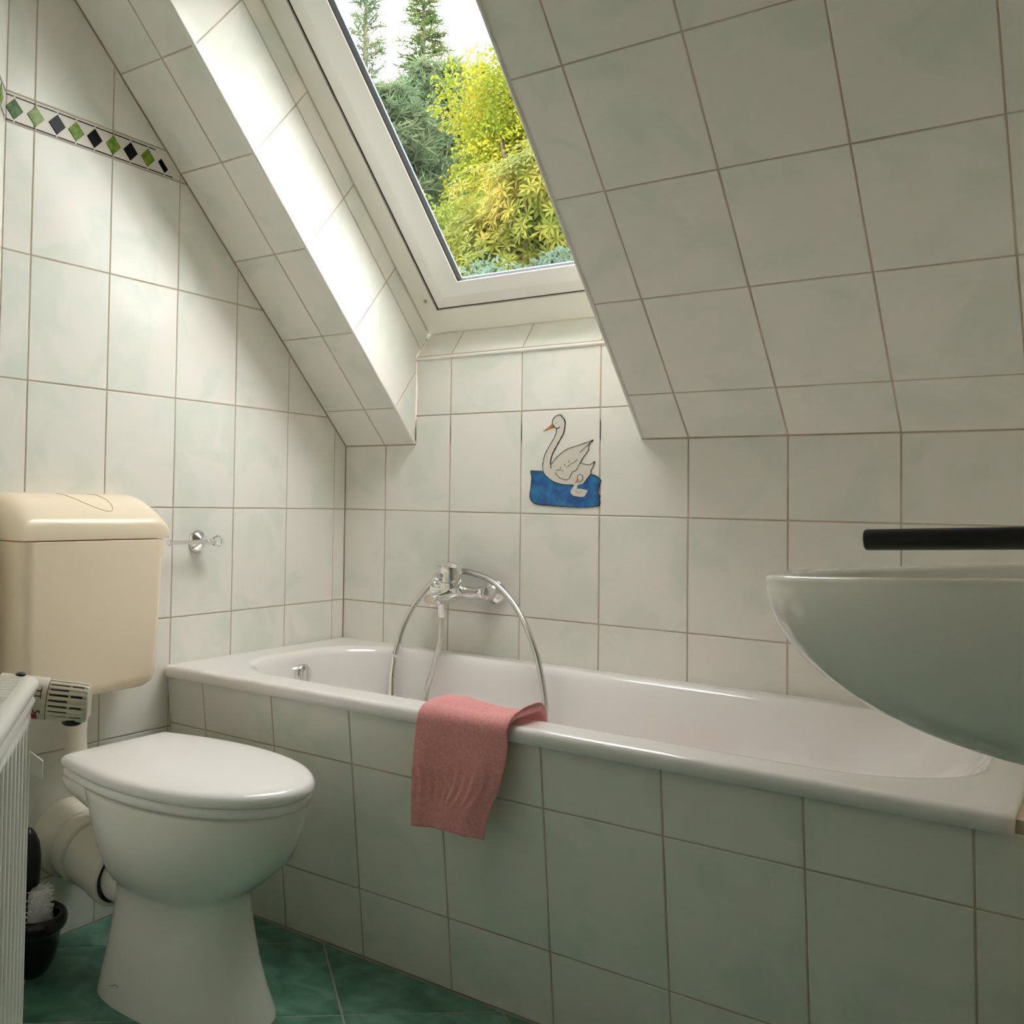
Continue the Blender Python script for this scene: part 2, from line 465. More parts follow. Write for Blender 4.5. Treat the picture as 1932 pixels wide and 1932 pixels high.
# flat ceiling over the door side of the room
cy0 = -(CEIL - CZ) / TA
MB().put(*loft([[Vector((x, y, z)) for x, y in ((0.20, cy0 + 0.05), (RX2 + 0.05, cy0 + 0.05), (RX2 + 0.05, -3.12), (1.95, -3.12))] for z in (CEIL, CEIL + 0.05)])).build('ceiling', M_PLASTER)['kind'] = 'structure'

# ------------------------------------------------------------------ walls outside the picture
wr = backing('wall_right', [[(0, FZ), (0.714, FZ), (0.714, zs(0.714)), (0, CZ)]], Vector((RX, 0, 0)), -Vy, Vz, -Vx, M_GROUT)
tile_grid([0, 0.12, 0.32, 0.52, 0.72], [-0.385, -0.25, 0, 0.25, 0.5, 0.75, 1.0], [(0, -0.385), (0.72, -0.385), (0.72, zs(0.72)), (0, CZ)], Vector((RX, 0, 0)), -Vy, Vz, -Vx, wr)
tile_grid([0.66, 0.72], [FZ, -0.745, -0.495, -0.385], rect(0.66, 0.72, FZ, -0.385), Vector((RX, 0, 0)), -Vy, Vz, -Vx, wr)
wj = backing('wall_jog', [rect(RX, RX2, FZ, zs(0.72))], Vector((0, -0.72, 0)), Vx, Vz, -Vy, M_GROUT)
tile_grid([RX, 1.735, 1.935, RX2], LV + [1.0], rect(RX, RX2, FZ, zs(0.72)), Vector((0, -0.72, 0)), Vx, Vz, -Vy, wj)
d_end = 2.986
wr2 = backing('wall_basin', [[(0.72, FZ), (d_end, FZ), (d_end, CEIL), (-cy0, CEIL), (0.72, zs(0.72))]], Vector((RX2, 0, 0)), -Vy, Vz, -Vx, M_GROUT, grow=0.045)
tile_grid([0.72 + 0.2 * i for i in range(12)], LV + [1.0, 1.25, CEIL], [(0.72, FZ), (d_end, FZ), (d_end, CEIL), (-cy0, CEIL), (0.72, zs(0.72))], Vector((RX2, 0, 0)), -Vy, Vz, -Vx, wr2)

# ------------------------------------------------------------------ floor, laid diagonally
fl_poly = [(0, -0.60), (RX2, -0.60), (RX2, -2.99), (0, DY)]
fl = backing('floor', [[(0, 0), (RX2, 0), (RX2, -2.99), (0, DY)]], Vector((0, 0, FZ)), Vx, Vy, Vz, M_FGROUT, depth=0.0012, grow=0.045)
R2 = math.sqrt(0.5)
FU = Vector((R2, R2, 0)); FV = Vector((-R2, R2, 0))
def rot(p): return (p[0] * R2 + p[1] * R2, -p[0] * R2 + p[1] * R2)
PT = 0.285
u0 = -0.1835 * R2; v0 = -1.4125 * R2
us = [u0 + PT * i for i in range(-8, 9)]; vs = [v0 + PT * i for i in range(-9, 6)]
tile_grid(us, vs, [rot(p) for p in fl_poly], Vector((0, 0, FZ)), FU, FV, Vz, fl, mt=M_FLOOR, gap=0.0016)

# ------------------------------------------------------------------ tiled bath front, leaning in towards its foot
TY = 0.128
PV = Vector((0, -math.sin(TY), math.cos(TY))); PN = Vector((0, -math.cos(TY), -math.sin(TY)))
PO = Vector((0, -0.645, -0.487))
pf = (FZ + 0.487) / math.cos(TY)
wt = backing('wall_bath_front', [rect(0, RX, pf, 0.116)], PO, Vx, PV, PN, M_GROUT, thick=0.03)
tile_grid([0, 0.113, 0.313, 0.513, 0.713, 0.913, 1.113, 1.313, 1.513, RX], [pf, -0.25, 0, 0.111], rect(0, RX, pf, 0.111), PO, Vx, PV, PN, wt)

# ------------------------------------------------------------------ skylight reveals (trims) and sill
PW = Vector((0, SA, CA))            # outwards through the roof
RP = lambda x, s, p: Vector((x, 0, CZ)) + SV * s + PW * p
def reveal(nm, O, Vd, nn, k, e0=0.004, th=0.03):
    # k: length of the reveal face per unit of depth; lower corner is cut by the back wall (y = 0)
    q0 = SS0 * CA / SA * k; sb = SVL[1] * CA / SA * k; pd = PD * k; sp_ = 0.203 * k
    rb = [(e0, e0), (SS1, e0), (SS1, pd), (SS0, pd), (SS0, q0 + 0.003)]
    o = backing(nm, [rb], O, SV, Vd, nn, M_GROUT, thick=th)
    for q in ([(0.002, 0.0012), (SVL[1], 0.0012), (SVL[1], sb)], [(SVL[1], 0.0012), (SVL[2], 0.0012), (SVL[2], sp_), (SS0, sp_), (SS0, q0), (SVL[1], sb)], rect(SS0, SVL[2], sp_, pd)):
        tile_piece(q, O, SV, Vd, nn, o)
    tile_grid(SVL[2:6] + [SS1], [0.0012, sp_, pd], rect(SVL[2], SS1, 0.0012, pd), O, SV, Vd, nn, o)
reveal('trim_1', Vector((OX0, 0, CZ)), PW, Vx, 1.0)
spl = Vx * (WX1 - OX1) + PW * PD
reveal('trim_2', Vector((OX1, 0, CZ)), spl.normalized(), -SV.cross(spl.normalized()) if (-SV.cross(spl)).x < 0 else SV.cross(spl.normalized()), spl.length / PD, 0.009, 0.006)
sx = lambda p: OX1 + (WX1 - OX1) * p / PD
for nm, s_, n_, pa in (('trim_3', SS0, SV, SS0 * CA / SA), ('trim_4', SS1, -SV, 0.0)):
    poly = [(OX0, pa), (sx(pa), pa), (WX1, PD), (OX0, PD)]
    o = backing(nm, [[(OX0, pa - 0.003)] + [(sx(pa), pa - 0.003)] + poly[2:]], RP(0, s_, 0), Vx, PW, n_, M_GROUT, thick=0.03)
    tile_grid([OX0, 0.335, 0.535, 0.735, 0.935, WX1], [pa, PD], poly, RP(0, s_, 0), Vx, PW, n_, o)
# white edge beads round the opening
n_tr = 5
for xx, sgn in ((OX0, 1), (OX1, -1)):
    V_, F_ = tube([RP(xx - sgn * 0.001, 0.004, 0.001), RP(xx - sgn * 0.001, SS1, 0.001)], 0.0042, 10)
    tag(add('trim_%d' % n_tr, V_, F_, M_BEAD, None, True, 0.9), kind='structure'); n_tr += 1
V_, F_ = tube([Vector((OX0, -0.0005, 0.4000)), Vector((xr(0.4), -0.0005, 0.4000))], 0.0048, 10)
tag(add('trim_%d' % n_tr, V_, F_, M_BEAD, None, True, 0.9), kind='structure')

# ------------------------------------------------------------------ roof window
MX = OX0 + WX1; MSUM = SS0 + SS1
def ring(name, loops, mt, parent, dark=False):
    """loops: (x inset position, s at the bottom, outward depth); mirrored left-right, same margin at the head"""
    L = []
    for x, s, p in loops:
        L.append([RP(x, s, p), RP(MX - x, s, p), RP(MX - x, MSUM - s, p), RP(x, MSUM - s, p)])
    V_, F_ = loft(L, True, False, False)
    return add(name, V_, F_, mt, parent)
win = empty('window_1', RP(OX0, SS0, PD), kind='structure')
ring('window_frame', [(0.2292, 0.1572, 0.31), (0.2292, 0.1572, 0.262), (0.236, 0.164, 0.257), (0.286, 0.232, 0.262), (0.289, 0.235, 0.285)], M_PVC2, win)
ring('frame_seal', [(0.287, 0.232, 0.30), (0.287, 0.232, 0.2665), (0.297, 0.243, 0.2665), (0.297, 0.243, 0.30)], M_DARK, win)
sash = ring('window_sash', [(0.294, 0.239, 0.30), (0.294, 0.239, 0.262), (0.3425, 0.2875, 0.2330), (0.3455, 0.2910, 0.2320), (0.4005, 0.3305, 0.2320), (0.4015, 0.3315, 0.2330), (0.4015, 0.3315, 0.2412)], M_PVC, win)
ring('outer_cover', [(0.4015, 0.3315, 0.2425), (0.36, 0.295, 0.262), (0.30, 0.245, 0.310), (0.2292, 0.1572, 0.312)], M_GASK, sash)
ring('glazing_seal', [(0.4010, 0.3312, 0.2345), (0.4040, 0.3322, 0.2345), (0.4040, 0.3322, 0.246)], M_DARK, sash)
ring('glass_spacer', [(0.4036, 0.3320, 0.2365), (0.4125, 0.3345, 0.2400), (0.4125, 0.3345, 0.2445)], M_GASK, sash)
pane = [RP(x, s, 0.2410) for x, s in ((0.402, 0.332), (MX - 0.402, 0.332), (MX - 0.402, MSUM - 0.332), (0.402, MSUM - 0.332))]
add('window_pane', pane, [(0, 1, 2, 3)], M_GLASS, sash)
V_, F_ = lathe(RP(0.268, 0.268, 0.2585), -PW, [(0, 0.0045), (0.0014, 0.0045), (0.002, 0.003), (0.0012, 0.0015)], 14)
add('frame_screw', V_, F_, mat('screw_zinc', (0.45, 0.42, 0.36), 0.4, metal=0.6), win)

# mastic joint between the end of the bath and the niche wall
MB().box((1.5545, -0.657, -0.374), (RX - 0.001, -0.003, -0.3605)).build('trim_8', M_GROUT)['kind'] = 'structure'

# ================================================================== bathtub
TX0, TX1, TY0, TY1, TZ = 0.003, 1.557, -0.675, -0.003, -0.352
tub = empty('bathtub', (0.78, -0.34, FZ), 'long white enamel bathtub set into the tiled bath front', 'bathtub')
def tub_loop(x0, x1, y0, y1, rl, rr, z, k=14):
    """rounded rectangle with its own corner radius at the tap end and at the head end"""
    pts = []
    side = 10
    for cx, cy, a0, r in ((x1 - rr, y0 + rr, -math.pi / 2, rr), (x1 - rr, y1 - rr, 0, rr), (x0 + rl, y1 - rl, math.pi / 2, rl), (x0 + rl, y0 + rl, math.pi, rl)):
        for i in range(k + 1):
            a = a0 + math.pi / 2 * i / k
            pts.append(Vector((cx + r * math.cos(a), cy + r * math.sin(a), z)))
    return pts
L = []
for d, z in ((0.004, TZ - 0.027), (0.0, TZ - 0.025), (0.0, TZ - 0.010), (0.0008, TZ - 0.0065), (0.003, TZ - 0.003), (0.0065, TZ - 0.0008), (0.010, TZ), (0.016, TZ + 0.0001)):
    L.append(tub_loop(TX0 + d, TX1 - d, TY0 + d, TY1 - d, 0.014, 0.016, z))
IX0, IX1, IY0, IY1 = 0.088, 1.512, -0.598, -0.058
for d, z, f in ((-0.010, TZ + 0.0001, 0), (-0.003, TZ - 0.0001, 0), (0.0, TZ - 0.0006, 0), (0.006, TZ - 0.002, 0), (0.013, TZ - 0.008, 0), (0.017, TZ - 0.017, 0), (0.020, TZ - 0.03, 0.02), (0.026, TZ - 0.08, 0.14),
                (0.036, TZ - 0.17, 0.36), (0.048, TZ - 0.27, 0.62), (0.062, TZ - 0.34, 0.80), (0.080, TZ - 0.372, 0.92), (0.105, TZ - 0.387, 1.0), (0.13, TZ - 0.391, 1.05)):
    L.append(tub_loop(IX0 + d + 0.05 * f, IX1 - d - 0.34 * f, IY0 + d + 0.03 * f, IY1 - d - 0.03 * f, max(0.19 - d * 0.6, 0.05), max(0.20 - d * 0.6, 0.05), z))
V_, F_ = loft(L, True, False, True)
add('tub_shell', V_, F_, M_ENAMEL, tub, True, 1.2)
UL = []
for d, z, f in ((0.006, TZ - 0.026, 0.02), (0.012, TZ - 0.08, 0.14), (0.022, TZ - 0.17, 0.36), (0.034, TZ - 0.27, 0.62), (0.048, TZ - 0.35, 0.80), (0.066, TZ - 0.39, 0.92), (0.09, TZ - 0.402, 1.0)):
    UL.append(tub_loop(IX0 + d + 0.05 * f, IX1 - d - 0.34 * f, IY0 + d + 0.03 * f, IY1 - d - 0.03 * f, max(0.19 - d * 0.6, 0.05), max(0.20 - d * 0.6, 0.05), z))
V_, F_ = loft(UL, True, False, True)
add('tub_underside', V_, F_, M_PLASTER, tub, True, 0.9)
for lx in (0.35, 0.95):
    for ly in (-0.45, -0.20):
        V_, F_ = lathe((lx, ly, FZ), (0, 0, 1), [(0, 0.022), (0.008, 0.022), (0.010, 0.009), (0.14, 0.009)], 14)
        add('tub_foot', V_, F_, M_RUBBER, tub, True, 0.7)
kn = Vector((0.112, -0.318, -0.407))
V_, F_ = lathe(kn, (1, 0, 0.06), [(-0.01, 0.024), (0.004, 0.028), (0.010, 0.0285), (0.014, 0.027), (0.0165, 0.023), (0.0175, 0.008), (0.0175, 0.0)], 28, True, False)
ok_ = add('overflow_knob', V_, F_, M_CHROME, tub, True, 0.8)
mb = MB().box((kn.x + 0.012, kn.y - 0.004, kn.z - 0.024), (kn.x + 0.021, kn.y + 0.004, kn.z + 0.026))
mb.build('knob_grip', M_CHROME, ok_)

# ================================================================== bath mixer
fx = Vector((0.397, -0.055, -0.197))
mix = empty('bath_mixer', (0.397, 0.0, -0.197), 'chrome single-lever bath mixer on the tiled wall above the bathtub', 'tap')
V_, F_ = lathe((0.322, fx.y, fx.z), (1, 0, 0), [(0, 0.012), (0.003, 0.0165), (0.014, 0.0175), (0.018, 0.0150), (0.05, 0.0165), (0.075, 0.0185), (0.10, 0.0165), (0.132, 0.0150), (0.136, 0.0175), (0.147, 0.0165), (0.150, 0.012)], 26)
add('mixer_body', V_, F_, M_CHROME, mix, True, 0.7)
for xx in (0.328, 0.467):
    V_, F_ = lathe((xx, -0.0005, fx.z), (0, -1, 0), [(0, 0.033), (0.004, 0.0325), (0.012, 0.027), (0.02, 0.0185), (0.024, 0.0155), (0.05, 0.0155)], 30)
    add('wall_flange', V_, F_, M_CHROME, mix, True, 0.8)
# housing, leaning slightly forward, and its lever cap
hc = Vector((0.397, -0.088, -0.190))
V_, F_ = lathe(hc + Vector((0, 0, -0.026)), (0, -0.05, 1), [(0, 0.012), (0.006, 0.022), (0.02, 0.0265), (0.036, 0.0275), (0.044, 0.0265), (0.0455, 0.024), (0.047, 0.0265), (0.066, 0.0275), (0.080, 0.0255), (0.088, 0.0205), (0.0925, 0.012), (0.0935, 0.0)], 30, True, False)
add('cartridge_housing', V_, F_, M_CHROME, mix, True, 0.8)
lev = []
for t in range(9):
    u = t / 8
    c = hc + Vector((0, -0.004 - 0.052 * u, 0.0555 + 0.007 * u))
    w, h = 0.0205 - 0.008 * u, 0.0085 - 0.0058 * u
    lev.append([c + Vector((w * math.cos(2 * math.pi * i / 16), 0, h * math.sin(2 * math.pi * i / 16))) for i in range(16)])
V_, F_ = loft(lev)
add('lever', V_, F_, M_CHROME, mix, True, 0.9)
sp = []
for t in range(12):
    u = t / 11
    c = Vector((0.397, -0.062 - 0.125 * u, -0.198 - 0.010 * u - 0.004 * math.sin(u * math.pi)))
    w, h = 0.0245 - 0.004 * u, 0.0195 - 0.0045 * u
    if t == 11: w *= 0.75; h *= 0.75
    sp.append([c + Vector((w * math.cos(2 * math.pi * i / 20), 0, h * math.sin(2 * math.pi * i / 20))) for i in range(20)])
V_, F_ = loft(sp)
add('spout', V_, F_, M_CHROME, mix, True, 0.8)
V_, F_ = lathe((0.397, -0.172, -0.203), (0, 0, -1), [(0, 0.013), (0.016, 0.013), (0.018, 0.0115), (0.0225, 0.0115)], 22)
add('aerator', V_, F_, M_CHROME, mix, True, 0.7)
V_, F_ = lathe((0.402, -0.140, -0.203), (0.01, 0.0, -1), [(0, 0.0115), (0.012, 0.0115), (0.0125, 0.0098), (0.047, 0.0088), (0.05, 0.007)], 20)
add('hose_union', V_, F_, M_CHROME, mix, True, 0.7)
# cradle for the hand shower
mb = MB(); V_, F_ = lathe((0.385, -0.098, -0.172), (-0.35, -0.5, 0.35), [(0, 0.008), (0.02, 0.009), (0.024, 0.012), (0.032, 0.012), (0.033, 0.008)], 18)
add('shower_cradle', V_, F_, M_CHROME, mix, True, 0.7)

# ================================================================== hand shower and its hose
hs = empty('shower_hose', (0.45, -0.13, TZ - 0.2), 'ribbed chrome shower hose looping over the bath mixer', 'hose')
pts = spline([(0.4025, -0.140, -0.249), (0.401, -0.140, -0.285), (0.396, -0.14, -0.324), (0.378, -0.14, -0.390), (0.366, -0.145, -0.436), (0.375, -0.17, -0.52), (0.43, -0.19, -0.60),
              (0.55, -0.185, -0.615), (0.650, -0.155, -0.55), (0.6675, -0.13, -0.451), (0.6488, -0.115, -0.3585), (0.6118, -0.095, -0.2805), (0.5576, -0.07, -0.2136), (0.4901, -0.05, -0.1667), (0.4247, -0.038, -0.1496), (0.3802, -0.034, -0.1498), (0.3271, -0.04, -0.1703), (0.2853, -0.06, -0.2232), (0.2581, -0.085, -0.2909), (0.2488, -0.11, -0.3631)], 46)
V_, F_ = tube(pts, lambda i: 0.0073 if i % 2 else 0.0060, 10)
add('ribbed_hose', V_, F_, M_HOSE, hs, True)
shw = [(0.248, -0.111, -0.3697), (0.2488, -0.118, -0.4114), (0.248, -0.118, -0.4128), (0.2495, -0.12, -0.4204), (0.2487, -0.12, -0.4218), (0.2546, -0.13, -0.4594), (0.2608, -0.14, -0.5096)]
rr_ = [0.0082, 0.0088, 0.0098, 0.0098, 0.0088, 0.0095, 0.012]
V_, F_ = tube(shw, lambda i: rr_[i], 18)
add('shower_handle', V_, F_, M_CHROME, hs, True, 0.7)
V_, F_ = lathe((0.258, -0.142, -0.525), (0.45, -0.3, -0.6), [(-0.02, 0.014), (0.0, 0.026), (0.018, 0.032), (0.026, 0.032), (0.029, 0.028)], 24)
add('shower_head', V_, F_, M_CHROME, hs, True, 0.7)

# ================================================================== pink towel over the rim
def towel():
    NU, NV = 72, 130
    # profile across the rim: (y, z, outward normal y, z), from the inside of the tub to the outer hem
    prof = [(-0.520, -0.445), (-0.545, -0.400), (-0.570, -0.362), (-0.590, -0.3465), (-0.620, -0.3455), (-0.650, -0.3455), (-0.668, -0.3465), (-0.679, -0.353), (-0.6835, -0.365),
            (-0.685, -0.390), (-0.686, -0.42), (-0.687, -0.47), (-0.689, -0.52), (-0.690, -0.553)]
    pf_ = [Vector((0, y, z)) for y, z in prof]
    sp_ = spline(pf_, 10)
    # even spacing
    acc = [0]
    for a, b in zip(sp_[:-1], sp_[1:]): acc.append(acc[-1] + (b - a).length)
    tot = acc[-1]
    def at(s):
        s = max(0, min(tot, s))
        for i in range(len(acc) - 1):
            if acc[i + 1] >= s:
                t = (s - acc[i]) / max(acc[i + 1] - acc[i], 1e-9)
                return sp_[i].lerp(sp_[i + 1], t), (sp_[i + 1] - sp_[i]).normalized()
        return sp_[-1], (sp_[-1] - sp_[-2]).normalized()
    def pos(u, v, th):
        s = v * tot
        p, t = at(s)
        n = Vector((0, -(-t.z), -t.y)); n = Vector((0, t.z, -t.y))
        if n.y > 0 and p.z < -0.37 and p.y < -0.66: n = -n
        if n.z < 0 and p.z > -0.36: n = -n
        hang = sm(tot - 0.20, tot, s)
        # edges: left almost plumb, right edge drawn in towards the hem
        xl = 0.690 + 0.004 * math.sin(v * 7) - 0.006 * hang
        xr = 0.878 - 0.010 * sm(0.40, 0.55, v) - 0.040 * hang ** 1.7
        x = xl + (xr - xl) * u
        off = 0.0030
        off += hang * (0.010 * math.exp(-((u - 0.78) / 0.10) ** 2) + 0.006 * math.exp(-((u - 0.12) / 0.10) ** 2) + 0.004 * math.sin(u * 9 + v * 3)) + hang * 0.004
        top = 1 - sm(0.05, 0.2, abs(v - 0.33))
        off += top * (0.006 + 0.004 * math.sin(u * 6.3 + 0.6))
        off += 0.012 * math.exp(-((u - 1.0) / 0.10) ** 2) * sm(0.2, 0.3, v) * (1 - sm(0.42, 0.6, v))
        # woven shell border near the hem
        if 0.72 < v < 0.90:
            w = sm(0.72, 0.75, v) * (1 - sm(0.87, 0.90, v))
            off += w * 0.0016 * math.sin(62 * (u + 0.35 * (v - 0.81) * (1 if u > 0.45 else -1) + 0.9 * (v - 0.81) ** 2 * 8))
        n = n.normalized()
        p = Vector((x, p.y, p.z)) + n * (off * (1 if th else 0.35))
        p.z += hang * (0.005 * u + 0.004 * math.sin(u * 3.0))
        return p
    V = []; F = []
    for side in (1, 0):
        for j in range(NV + 1):
            for i in range(NU + 1):
                V.append(pos(i / NU, j / NV, side))
    w = NU + 1; base = (NV + 1) * w
    for j in range(NV):
        for i in range(NU):
            a = j * w + i
            F.append((a, a + 1, a + w + 1, a + w)); F.append((base + a, base + a + w, base + a + w + 1, base + a + 1))
    for i in range(NU):
        F.append((i, base + i, base + i + 1, i + 1)); a = NV * w + i; F.append((a, a + 1, base + a + 1, base + a))
    for j in range(NV):
        a = j * w; F.append((a, a + w, base + a + w, base + a)); a = j * w + NU; F.append((a, base + a, base + a + w, a + w))
    o = add('hand_towel', V, F, M_TOWEL, None, True)
    return tag(o, 'small pink terry towel draped over the edge of the bathtub', 'towel')
towel()

# ================================================================== toilet
TC = -0.940
toi = empty('toilet', (0.39, TC, FZ), 'white floor-standing ceramic toilet with its lid closed', 'toilet')
def ell(z, x0, x1, hy, n=2.3, m=56, yc=TC, split=0.45):
    xc = x0 + (x1 - x0) * split; pts = []
    for i in range(m):
        t = 2 * math.pi * i / m; c, s = math.cos(t), math.sin(t)
        ax = (x1 - xc) if c > 0 else (xc - x0)
        pts.append(Vector((xc + ax * math.copysign(abs(c) ** (2 / n), c), yc + hy * math.copysign(abs(s) ** (2 / n), s), z)))
    return pts
secs = [(-0.872, 0.195, 0.545, 0.112, 2.8), (-0.862, 0.197, 0.543, 0.111, 2.8), (-0.83, 0.205, 0.525, 0.106, 2.8), (-0.78, 0.218, 0.507, 0.099, 2.8), (-0.73, 0.228, 0.494, 0.095, 2.8),
        (-0.695, 0.232, 0.488, 0.094, 2.7), (-0.672, 0.232, 0.489, 0.097, 2.6), (-0.660, 0.230, 0.496, 0.106, 2.5), (-0.648, 0.226, 0.513, 0.122, 2.4), (-0.625, 0.218, 0.540, 0.138, 2.3), (-0.595, 0.206, 0.570, 0.151, 2.3),
        (-0.56, 0.193, 0.588, 0.158, 2.3), (-0.53, 0.180, 0.597, 0.160, 2.3), (-0.508, 0.170, 0.601, 0.160, 2.3), (-0.498, 0.165, 0.601, 0.159, 2.3), (-0.494, 0.168, 0.597, 0.156, 2.3)]
V_, F_ = loft([ell(z, a, b, h, n) for z, a, b, h, n in secs])
bowl = add('bowl_and_pedestal', V_, F_, M_CERAMIC, toi, True, 1.0)
V_, F_ = loft([ell(z, a, b, h, 2.6, split=0.5) for z, a, b, h in ((-0.495, 0.118, 0.26, 0.123), (-0.499, 0.113, 0.262, 0.126), (-0.509, 0.116, 0.26, 0.125), (-0.522, 0.135, 0.255, 0.120), (-0.548, 0.180, 0.25, 0.10))])
add('rear_shelf', V_, F_, M_CERAMIC, toi, True, 1.0)
V_, F_ = lathe((0.275, TC - 0.002, -0.698), (-1, 0, -0.02), [(0, 0.047), (0.05, 0.049), (0.085, 0.049), (0.088, 0.045)], 30)
add('outlet_spigot', V_, F_, M_CERAMIC, toi, True, 0.8)
V_, F_ = tube(spline([(0.288, TC - 0.1068, -0.838), (0.296, TC - 0.1078, -0.836), (0.303, TC - 0.1079, -0.8325), (0.312, TC - 0.1076, -0.8335)], 4), 0.0011, 6)
add('maker_mark', V_, F_, mat('grey_print', (0.42, 0.40, 0.36), 0.4), bowl)

def lid_outline(grow, z, m=40):
    """half width along x: straight back, widest before the middle, elliptic nose"""
    x0, xm, x1 = 0.163, 0.368, 0.618
    R = []
    for i in range(m + 1):                      # nose half, from widest right side round to widest left
        t = math.pi / 2 - math.pi * i / m
        R.append((xm + (x1 - xm + grow) * math.cos(t) ** 0.92 if math.cos(t) > 1e-9 else xm, (0.165 + grow) * math.sin(t)))
    back = []
    for i in range(1, 13):
        u = i / 12
        back.append((xm - (xm - x0 + grow - 0.014) * u, 0.165 + grow - 0.034 * u ** 1.8))
    hb = back[-1][1]
    cor = [(x0 - grow + 0.014 * (1 - math.sin(a)), hb - 0.014 * (1 - math.cos(a))) for a in [math.pi / 2 * k / 5 for k in range(1, 6)]]
    pts = [Vector((x, TC + y, z)) for x, y in R]
    left = [Vector((x, TC - y, z)) for x, y in back] + [Vector((x, TC - y, z)) for x, y in cor]
    right = [Vector((v.x, 2 * TC - v.y, z)) for v in left][::-1]
    return pts + left + right
V_, F_ = loft([lid_outline(g, z) for g, z in ((-0.006, -0.4905), (-0.002, -0.4895), (0.0, -0.486), (0.0, -0.479), (-0.002, -0.4750), (-0.005, -0.474))])
seat = add('seat', V_, F_, M_SEAT, toi, True, 0.9)
def lidz(p): return p
V_, F_ = loft([lid_outline(g, z) for g, z in ((-0.004, -0.4735), (0.0, -0.4725), (0.003, -0.4695), (0.0035, -0.464), (0.002, -0.458), (-0.002, -0.4535), (-0.009, -0.4505), (-0.02, -0.4488), (-0.05, -0.4478), (-0.09, -0.4475))])
lid = add('lid', V_, F_, M_SEAT, toi, True, 0.9)
for sy in (-1, 1):
    V_, F_ = lathe((0.170, TC + sy * 0.078 - 0.02, -0.474), (0, 1, 0), [(0, 0.010), (0.002, 0.0115), (0.038, 0.0115), (0.04, 0.010)], 18)
    add('hinge', V_, F_, M_SEAT, toi, True, 0.7)
    mb = MB().box((0.335, TC + sy * 0.14 - 0.009, -0.4955), (0.36, TC + sy * 0.14 + 0.009, -0.488)); mb.build('seat_buffer', M_KNOB, toi)

# soil pipe from the wall
sp = empty('soil_pipe', (0.0, TC, FZ), 'thick white plastic waste pipe behind the toilet', 'pipe')
ax = Vector((0.205, -0.004, -0.038)); p0 = Vector((0.0, TC - 0.002, -0.662)); axn = ax.normalized()
V_, F_ = lathe(p0, axn, [(0.0, 0.070), (0.006, 0.0765), (0.03, 0.0765), (0.052, 0.072), (0.058, 0.066), (0.0585, 0.0635), (0.064, 0.0635), (0.0645, 0.0655)], 40)
add('wall_socket', V_, F_, M_PIPE, sp, True, 0.6)
V_, F_ = lathe(p0 + axn * 0.062, axn, [(0, 0.064), (0.004, 0.0665), (0.03, 0.0665), (0.034, 0.0635), (0.0345, 0.060), (0.04, 0.0595), (0.0405, 0.062), (0.10, 0.0595)], 40)
add('pipe_bend', V_, F_, M_PIPE, sp, True, 0.6)
V_, F_ = lathe(p0 + axn * 0.158, axn, [(0, 0.056), (0.003, 0.0625), (0.034, 0.0635), (0.0375, 0.060), (0.0365, 0.0545), (0.012, 0.0535)], 40, True, False)
add('pipe_collar', V_, F_, M_PIPE, sp, True, 0.6)
V_, F_ = lathe(p0 + axn * 0.180, axn, [(0, 0.0534), (0.0145, 0.0538), (0.0150, 0.0490), (0.0, 0.0480)], 36, False, False)
add('rubber_seal', V_, F_, M_RUBBER, sp, True, 0.8)

# ================================================================== cistern
CY0, CY1 = -1.130, -0.770
cis = empty('toilet_cistern', (0.0, -0.95, -0.375), 'cream plastic wall-hung cistern above the toilet', 'cistern')
def csec(z, x1, g, r):
    pts = rrect(0.002, x1, CY0 + g, CY1 - g, r, 6, z)
    # keep the back corner clear of the oblique wall
    for p in pts:
        lim = DY + 0.004 - 0.6737 / 0.739 * p.x + 0.0
        if p.y < lim + 0.002: p.y = lim + 0.002
    return pts
V_, F_ = loft([csec(z, x, g, r) for z, x, g, r in ((-0.374, 0.080, 0.05, 0.02), (-0.370, 0.094, 0.034, 0.022), (-0.360, 0.104, 0.018, 0.024), (-0.345, 0.109, 0.012, 0.024), (-0.20, 0.113, 0.006, 0.024), (-0.066, 0.1155, 0.001, 0.024), (-0.064, 0.113, 0.003, 0.022))])
add('tank', V_, F_, M_CREAM, cis, True, 0.8)
LP = [(0.1155, -0.062), (0.1165, -0.055), (0.1165, -0.036), (0.1145, -0.028), (0.109, -0.020), (0.098, -0.0105), (0.080, 0.003), (0.058, 0.016), (0.035, 0.0245), (0.016, 0.0275), (0.002, 0.0285)]
def lid_h(y):
    r = 0.046
    d0 = (CY0 - 0.001) + r - y; d1 = y - ((CY1 + 0.001) - r); d = max(d0, d1, 0)
    return max(0, 1 - (d / r) ** 2.6) ** (1 / 2.6)
def lid_pt(x, z, y):
    h = lid_h(y)
    zz = -0.062 + (z + 0.062) * (0.46 + 0.54 * h)
    xx = x
    if y < DY + 0.006: xx = max(x, 0.002 + (DY + 0.006 - y) * 1.097)
    return Vector((xx, y, zz))
ys = [CY0 - 0.001 + (CY1 - CY0 + 0.002) * (0.5 - 0.5 * math.cos(math.pi * i / 48)) for i in range(49)]
loops = []
for y in ys:
    e = 0.0
    loops.append([lid_pt(0.002, -0.062, y)] + [lid_pt(x, z, y) for x, z in LP])
V_, F_ = loft(loops)
clid = add('cistern_lid', V_, F_, M_CREAM, cis, True, 0.7)
def lid_surf(x, y):
    for (x0, z0), (x1, z1) in zip(LP[:-1], LP[1:]):
        if x1 <= x <= x0: return lid_pt(x, z0 + (z1 - z0) * (x - x0) / (x1 - x0) + 0.0004, y)
    return lid_pt(x, 0.028, y)
